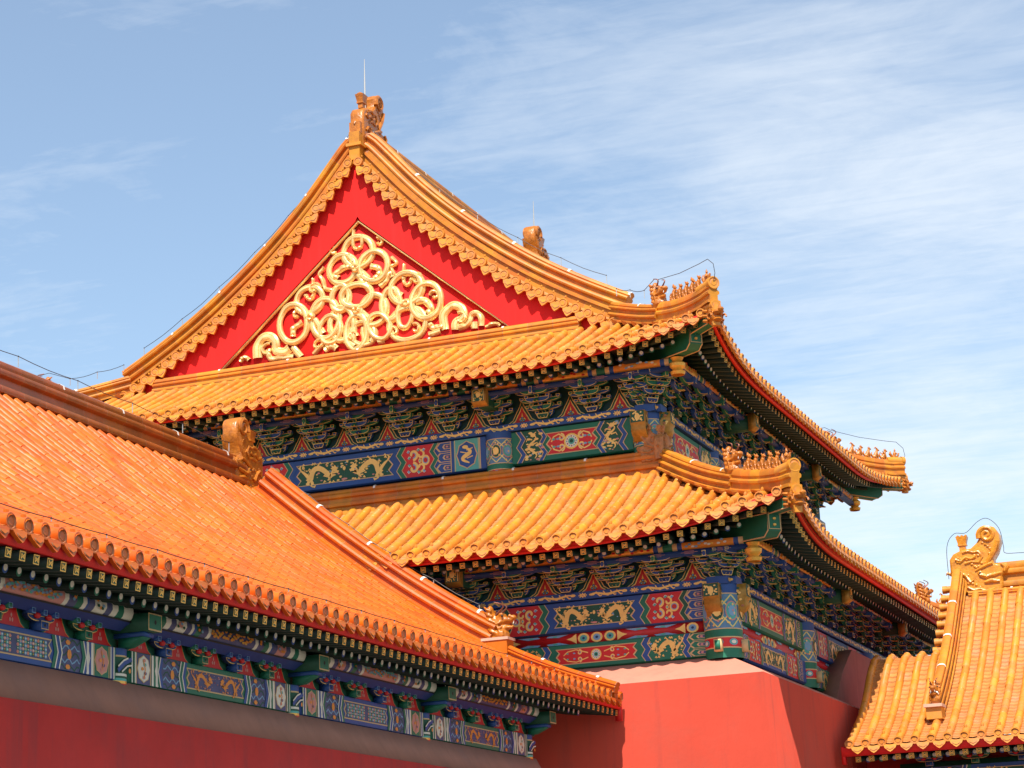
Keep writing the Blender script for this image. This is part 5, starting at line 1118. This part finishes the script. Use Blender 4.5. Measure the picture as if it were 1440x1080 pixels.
for y in HC[1:]:
    mb = MB(); t = np.linspace(0, 2*math.pi, 20, endpoint=False)
    for z0, z1, m in ((3.0, 3.215, 'red'), (3.215, 3.245, 'gold'), (3.245, 3.275, 'teal'), (3.275, 3.30, 'deep_green'), (3.30, 3.33, 'white'), (3.33, 3.52, 'deep_green'), (3.52, 3.54, 'tan'), (3.54, 3.62, 'blue')):
        mb.grid(np.array([[(XB-.16+.19*math.cos(a), y+.19*math.sin(a), z) for a in t] for z in (z0, z1)]), m, wrap=True)
    f = Face(mb, (XB+.034, y-.17, 0), (0, 1, 0), (1, 0, 0)); f.line([(.02, 3.35), (.16, 3.45), (.32, 3.51)], .05, 'blue', 1); f.line([(.02, 3.40), (.14, 3.48), (.24, 3.515)], .02, 'white', 2); f.line([(.10, 3.345), (.22, 3.42), (.33, 3.44)], .02, 'white', 2); f.disc(.27, 3.37, .025, .03, 'orange', 2, 7)
    co = part('column', mb, H1)
    mb = MB(); mb.box((XB+.16, y, 3.885), (.55, .30, .20), 'deep_green'); f = Face(mb, (XB+.435, y-.15, 3.785), (0, 1, 0), (1, 0, 0)); f.rect(0, 0, .30, .20, 'tan', 0); f.rect(.016, .018, .284, .186, 'green', 1); f.disc(.15, .10, .025, .028, 'black', 2, 8)
    mb.box((XB+.13, y, 3.755), (.45, .22, .05), 'blue'); mb.prism([(XB+x, y-.09, z) for x, z in ((.0, 3.62), (.12, 3.63), (.28, 3.70), (.33, 3.728), (0, 3.728))], (0, .18, 0), 'green'); part('beam_head', mb, co, smooth=False)
# wall
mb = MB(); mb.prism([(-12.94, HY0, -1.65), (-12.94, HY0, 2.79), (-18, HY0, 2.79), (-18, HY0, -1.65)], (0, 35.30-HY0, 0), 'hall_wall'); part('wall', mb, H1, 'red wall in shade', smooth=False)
mb = MB(); mb.prism([(-12.952, HY0, 2.79), (-13.19, HY0, 3.232), (-18, HY0, 3.232), (-18, HY0, 2.79)], (0, 35.27-HY0, 0), 'plaster_grey_shade'); part('plaster_band', mb, H1, smooth=False)
mb = MB(); P = [(-13.3, 35.2, 3.2), (-13.3, 35.2, 4.3)]+[(HX-v, 35.2, float(hprof(v))-.2) for v in np.linspace(1.6, 12.7, 20) if v <= 7.15]+[(-25, 35.2, 4.5), (-25, 35.2, 3.2)]; mb.prism(P, (0, .1, 0), 'dark_wood'); part('gable_wall', mb, H1, smooth=False)
mb = MB(); vs = np.linspace(.05, 7.1, 20); mb.grid(np.array([[(HX-v, y, float(hprof(v))-.13) for y in (35.2, HY1-.02)] for v in vs]), 'dark_red'); mb.grid(np.array([[(HX-v, HY1-.03, float(hprof(v))+dz) for dz in (-.34, -.03)] for v in vs]), 'red_board'); part('verge_board', mb, H1, smooth=False)
def lightning_line(par, P, off, n, nm='lightning_cable', sag=.03):
    P = np.asarray(P, float)+np.array(off); d = np.concatenate([[0], np.cumsum(np.linalg.norm(np.diff(P, axis=0), axis=1))])
    s = np.linspace(0, d[-1], n*4+1); Q = np.stack([np.interp(s, d, P[:, k]) for k in range(3)], 1)
    Q[:, 2] -= sag*np.abs(np.sin(np.arange(len(s))*math.pi/4)); mb = MB()
    posts = [(Q[i]-np.array((0, 0, off[2]*.8)), Q[i]) for i in range(0, len(s), 4)]; cable(mb, Q, posts); part(nm, mb, par)
lightning_line(H1, [(HX-7.15, HY0, 9.42), (HX-7.15, 35.6, 9.42)], (0, 0, .22), 14)
lightning_line(H1, [(HX-v, 36.45, float(hprof(v))+.56) for v in np.linspace(6.7, 2.5, 9)], (0, 0, .20), 5)
lightning_line(H1, [(HX-1.05, HY0, float(hprof(1.05))+.12), (HX-1.05, 36.3, float(hprof(1.05))+.12)], (0, 0, .05), 22, sag=.01)
for sy in (-1, 1):
    for g in (1, -1):
        lightning_line(T, [(XC+g*h, YC+sy*(UD-2.95), rake(h)+.77) for h in np.linspace(.3, 5.5, 12)], (0, 0, .26), 6)
        P = hip_path(g, sy, UH, UD, 2.6, 1.75, uprof, ULIFT, .55, n=4); lightning_line(T, P, (0, 0, .2), 2)
        q = lambda ss, dz: hip_path(g, sy, UH, UD, ss, ss, uprof, ULIFT, dz, tip=0.0, n=1)[0]
        mb = MB(); cable(mb, [q(1.75, .75), q(1.42, .98), q(1.30, .96), q(.7, .98), q(.15, .98), q(-.10, .95), q(-.24, .80), q(-.27, .60), q(-.22, .46)]); part('lightning_cable', mb, T)

# ================================================================== gate hall on the right
H2 = thing('gate_hall', 'hall at the right edge whose yellow roof carries a curled dragon finial', 'hall')
GS = Side((0, 41.80, 0), (1, 0, 0), (0, 1, 0))
gprof = curve([0, .8, 1.6, 2.6, 3.5, 4.15, 5.1, 5.7], [3.63, 4.00, 4.44, 5.06, 5.72, 6.26, 7.06, 7.62])
jprof = curve([0, .8, 1.6, 2.2, 2.7, 3.1, 3.5, 3.9, 4.6], [3.63, 4.00, 4.46, 4.92, 5.34, 5.58, 5.66, 5.54, 5.0])
mb = MB(); us = np.arange(-7.27, -1.5, .3183)
tile_slope(mb, GS, us, .3183, lambda u: 5.15, gprof, zero, zero, 'glaze', 'glaze_pan', tile=.33, expo=.145, pstep=.032)
ju = np.arange(-9.17, -7.4, .3163)
tile_slope(mb, GS, ju, .3163, lambda u: 4.5, jprof, zero, zero, 'glaze', 'glaze_pan', tile=.33, expo=.145, pstep=.032)
GB = Side((0, 41.8+11.2, 0), (-1, 0, 0), (0, -1, 0)); tile_slope(mb, GB, -us[::-1], .3183, lambda u: 5.6, gprof, zero, zero, 'glaze', 'glaze_pan', tile=.7, expo=.6, nails=False, k=5)
tile_slope(mb, GS, np.array([-7.60, -7.27]), .3183, lambda u: 5.15, gprof, zero, zero, 'glaze', 'glaze_pan', expo=.145, pstep=.032, tubes=False)
part('roof', mb, H2)
mb = MB(); sweep(mb, [(-7.35, 47.30, 6.98), (-1.5, 47.30, 6.98)], ridge_prof(.46, .78), 'glaze_ridge', .62, cap0=False)
sweep(mb, [(-7.42, 46.93, 6.98), (-1.5, 46.93, 6.98)], low_prof(.18, .17), 'glaze', .31); gr = part('main_ridge', mb, H2)
put('dragon_finial', FIN, gr, (-7.22, 47.25, 7.10), 0, 1.13)
mb = MB(); vs = np.linspace(5.35, 1.15, 22); sweep(mb, [(-7.62, 41.8+v, float(gprof(v))+.02) for v in vs], ridge_prof(.28, .46), 'glaze_ridge', .44, cap0=False)
gv = part('verge_ridge', mb, H2); put('ridge_beast', BEAST, gv, (-7.62, 41.8+1.02, float(gprof(1.02))+.26), R(-90), .78)
mb = MB(); mb.box((-7.62, 41.8+.92, float(gprof(.92))+.14), (.30, .36, .26), 'glaze'); mb.box((-7.62, 41.8+.90, float(gprof(.92))+.27), (.36, .44, .06), 'mortar'); part('beast_pedestal', mb, gv)
mb = MB(); th = np.linspace(0, 2*math.pi, 10, endpoint=False)
for v in np.arange(2.9, 5.4, .26):   # verge tiles poking out on the gable side
    z = float(gprof(v))+.06; y = 41.8+v
    mb.grid(np.array([[(x, y+.075*math.cos(t), z+.075*math.sin(t)) for t in th] for x in (-7.98, -7.6)]), 'glaze', float(rng.uniform(.2, .8)), wrap=True)
    disc(mb, np.array((-7.99, y, z)), np.array(((0, 1, 0), (-1, 0, 0), (0, 0, 1.0))).T[[0, 1, 2]].T if False else np.array([[0, 1, 0], [-1, 0, 0], [0, 0, 1.0]]), .085, 'glaze', .5)
part('verge_tiles', mb, H2)
mb = MB(); mb.grid(np.array([[GS.p(u, v, z) for v, z in ((.05, 3.585), (.05, 3.42), (.12, 3.415), (.12, 3.60))] for u in (-9.34, -1.5)]), 'red_board', flip=True); mb.box((-9.32, 41.96, 3.44), (.06, .2, .34), 'red_board'); part('fascia_board', mb, H2, smooth=False)
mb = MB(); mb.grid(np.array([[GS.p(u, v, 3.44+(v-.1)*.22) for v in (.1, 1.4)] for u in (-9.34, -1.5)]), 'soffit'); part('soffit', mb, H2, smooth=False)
for k in range(26):
    u = -9.05+k*.258
    if u > -2: break
    place(GS, u, .16, 3.355, .12, 0, FLY, 'flying_rafter', H2); place(GS, u+.12, .50, 3.36, .17, 0, (RB, RG)[k % 2], 'eave_rafter', H2)
mb = MB(); mb.box((-5.0, 43.35, 2.99), (7.0, .3, .62), 'deep_green'); f = Face(mb, (-8.4, 43.2, 0), (1, 0, 0), (0, -1, 0)); paint(f, 4.4, 2.70, 3.20, [('field', .9, 'blue', 'deep_green', 'dragon'), ('chev', .08, 'green'), ('chev', .08, 'blue'), ('swirl', .6), ('band', .5, 'blue')]); part('painted_beam', mb, H2, smooth=False)
for k, x in enumerate(np.arange(-7.9, -2, .9)): place(GS, float(x), 1.36, 3.22, 0, 0, SB[k % 2], 'bracket_set', H2)
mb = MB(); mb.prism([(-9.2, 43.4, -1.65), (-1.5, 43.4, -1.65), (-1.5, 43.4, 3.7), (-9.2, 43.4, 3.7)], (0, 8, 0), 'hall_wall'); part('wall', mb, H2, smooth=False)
mb = MB(); P = [(-7.72, 41.8+v, float(gprof(v))-.05) for v in np.linspace(.2, 5.6, 12)]; P += [(-7.72, 53.0-v, float(gprof(v))-.05) for v in np.linspace(5.5, .2, 12)]; mb.prism(P, (.1, 0, 0), 'red_board'); part('gable_wall', mb, H2, smooth=False)
mb = MB(); Q = [(-7.86, 47.2, 7.5), (-7.84, 47.2, 8.20), (-7.66, 47.2, 8.48), (-7.40, 47.2, 8.48), (-7.12, 47.2, 8.70), (-6.9, 47.2, 8.74), (-6.68, 47.2, 8.50), (-6.62, 47.2, 8.1), (-6.6, 47.2, 7.95), (-6.3, 47.2, 7.92), (-5.8, 47.2, 7.90), (-4, 47.2, 7.9), (-1.5, 47.2, 7.9)]
t = np.arange(len(Q)); tt = np.linspace(0, len(Q)-1, 60); Q = np.array(Q); cable(mb, np.stack([curve(t, Q[:, k])(tt) for k in range(3)], 1), [((-6.05, 47.2, 7.7), (-6.05, 47.2, 7.91))]); part('lightning_cable', mb, H2)
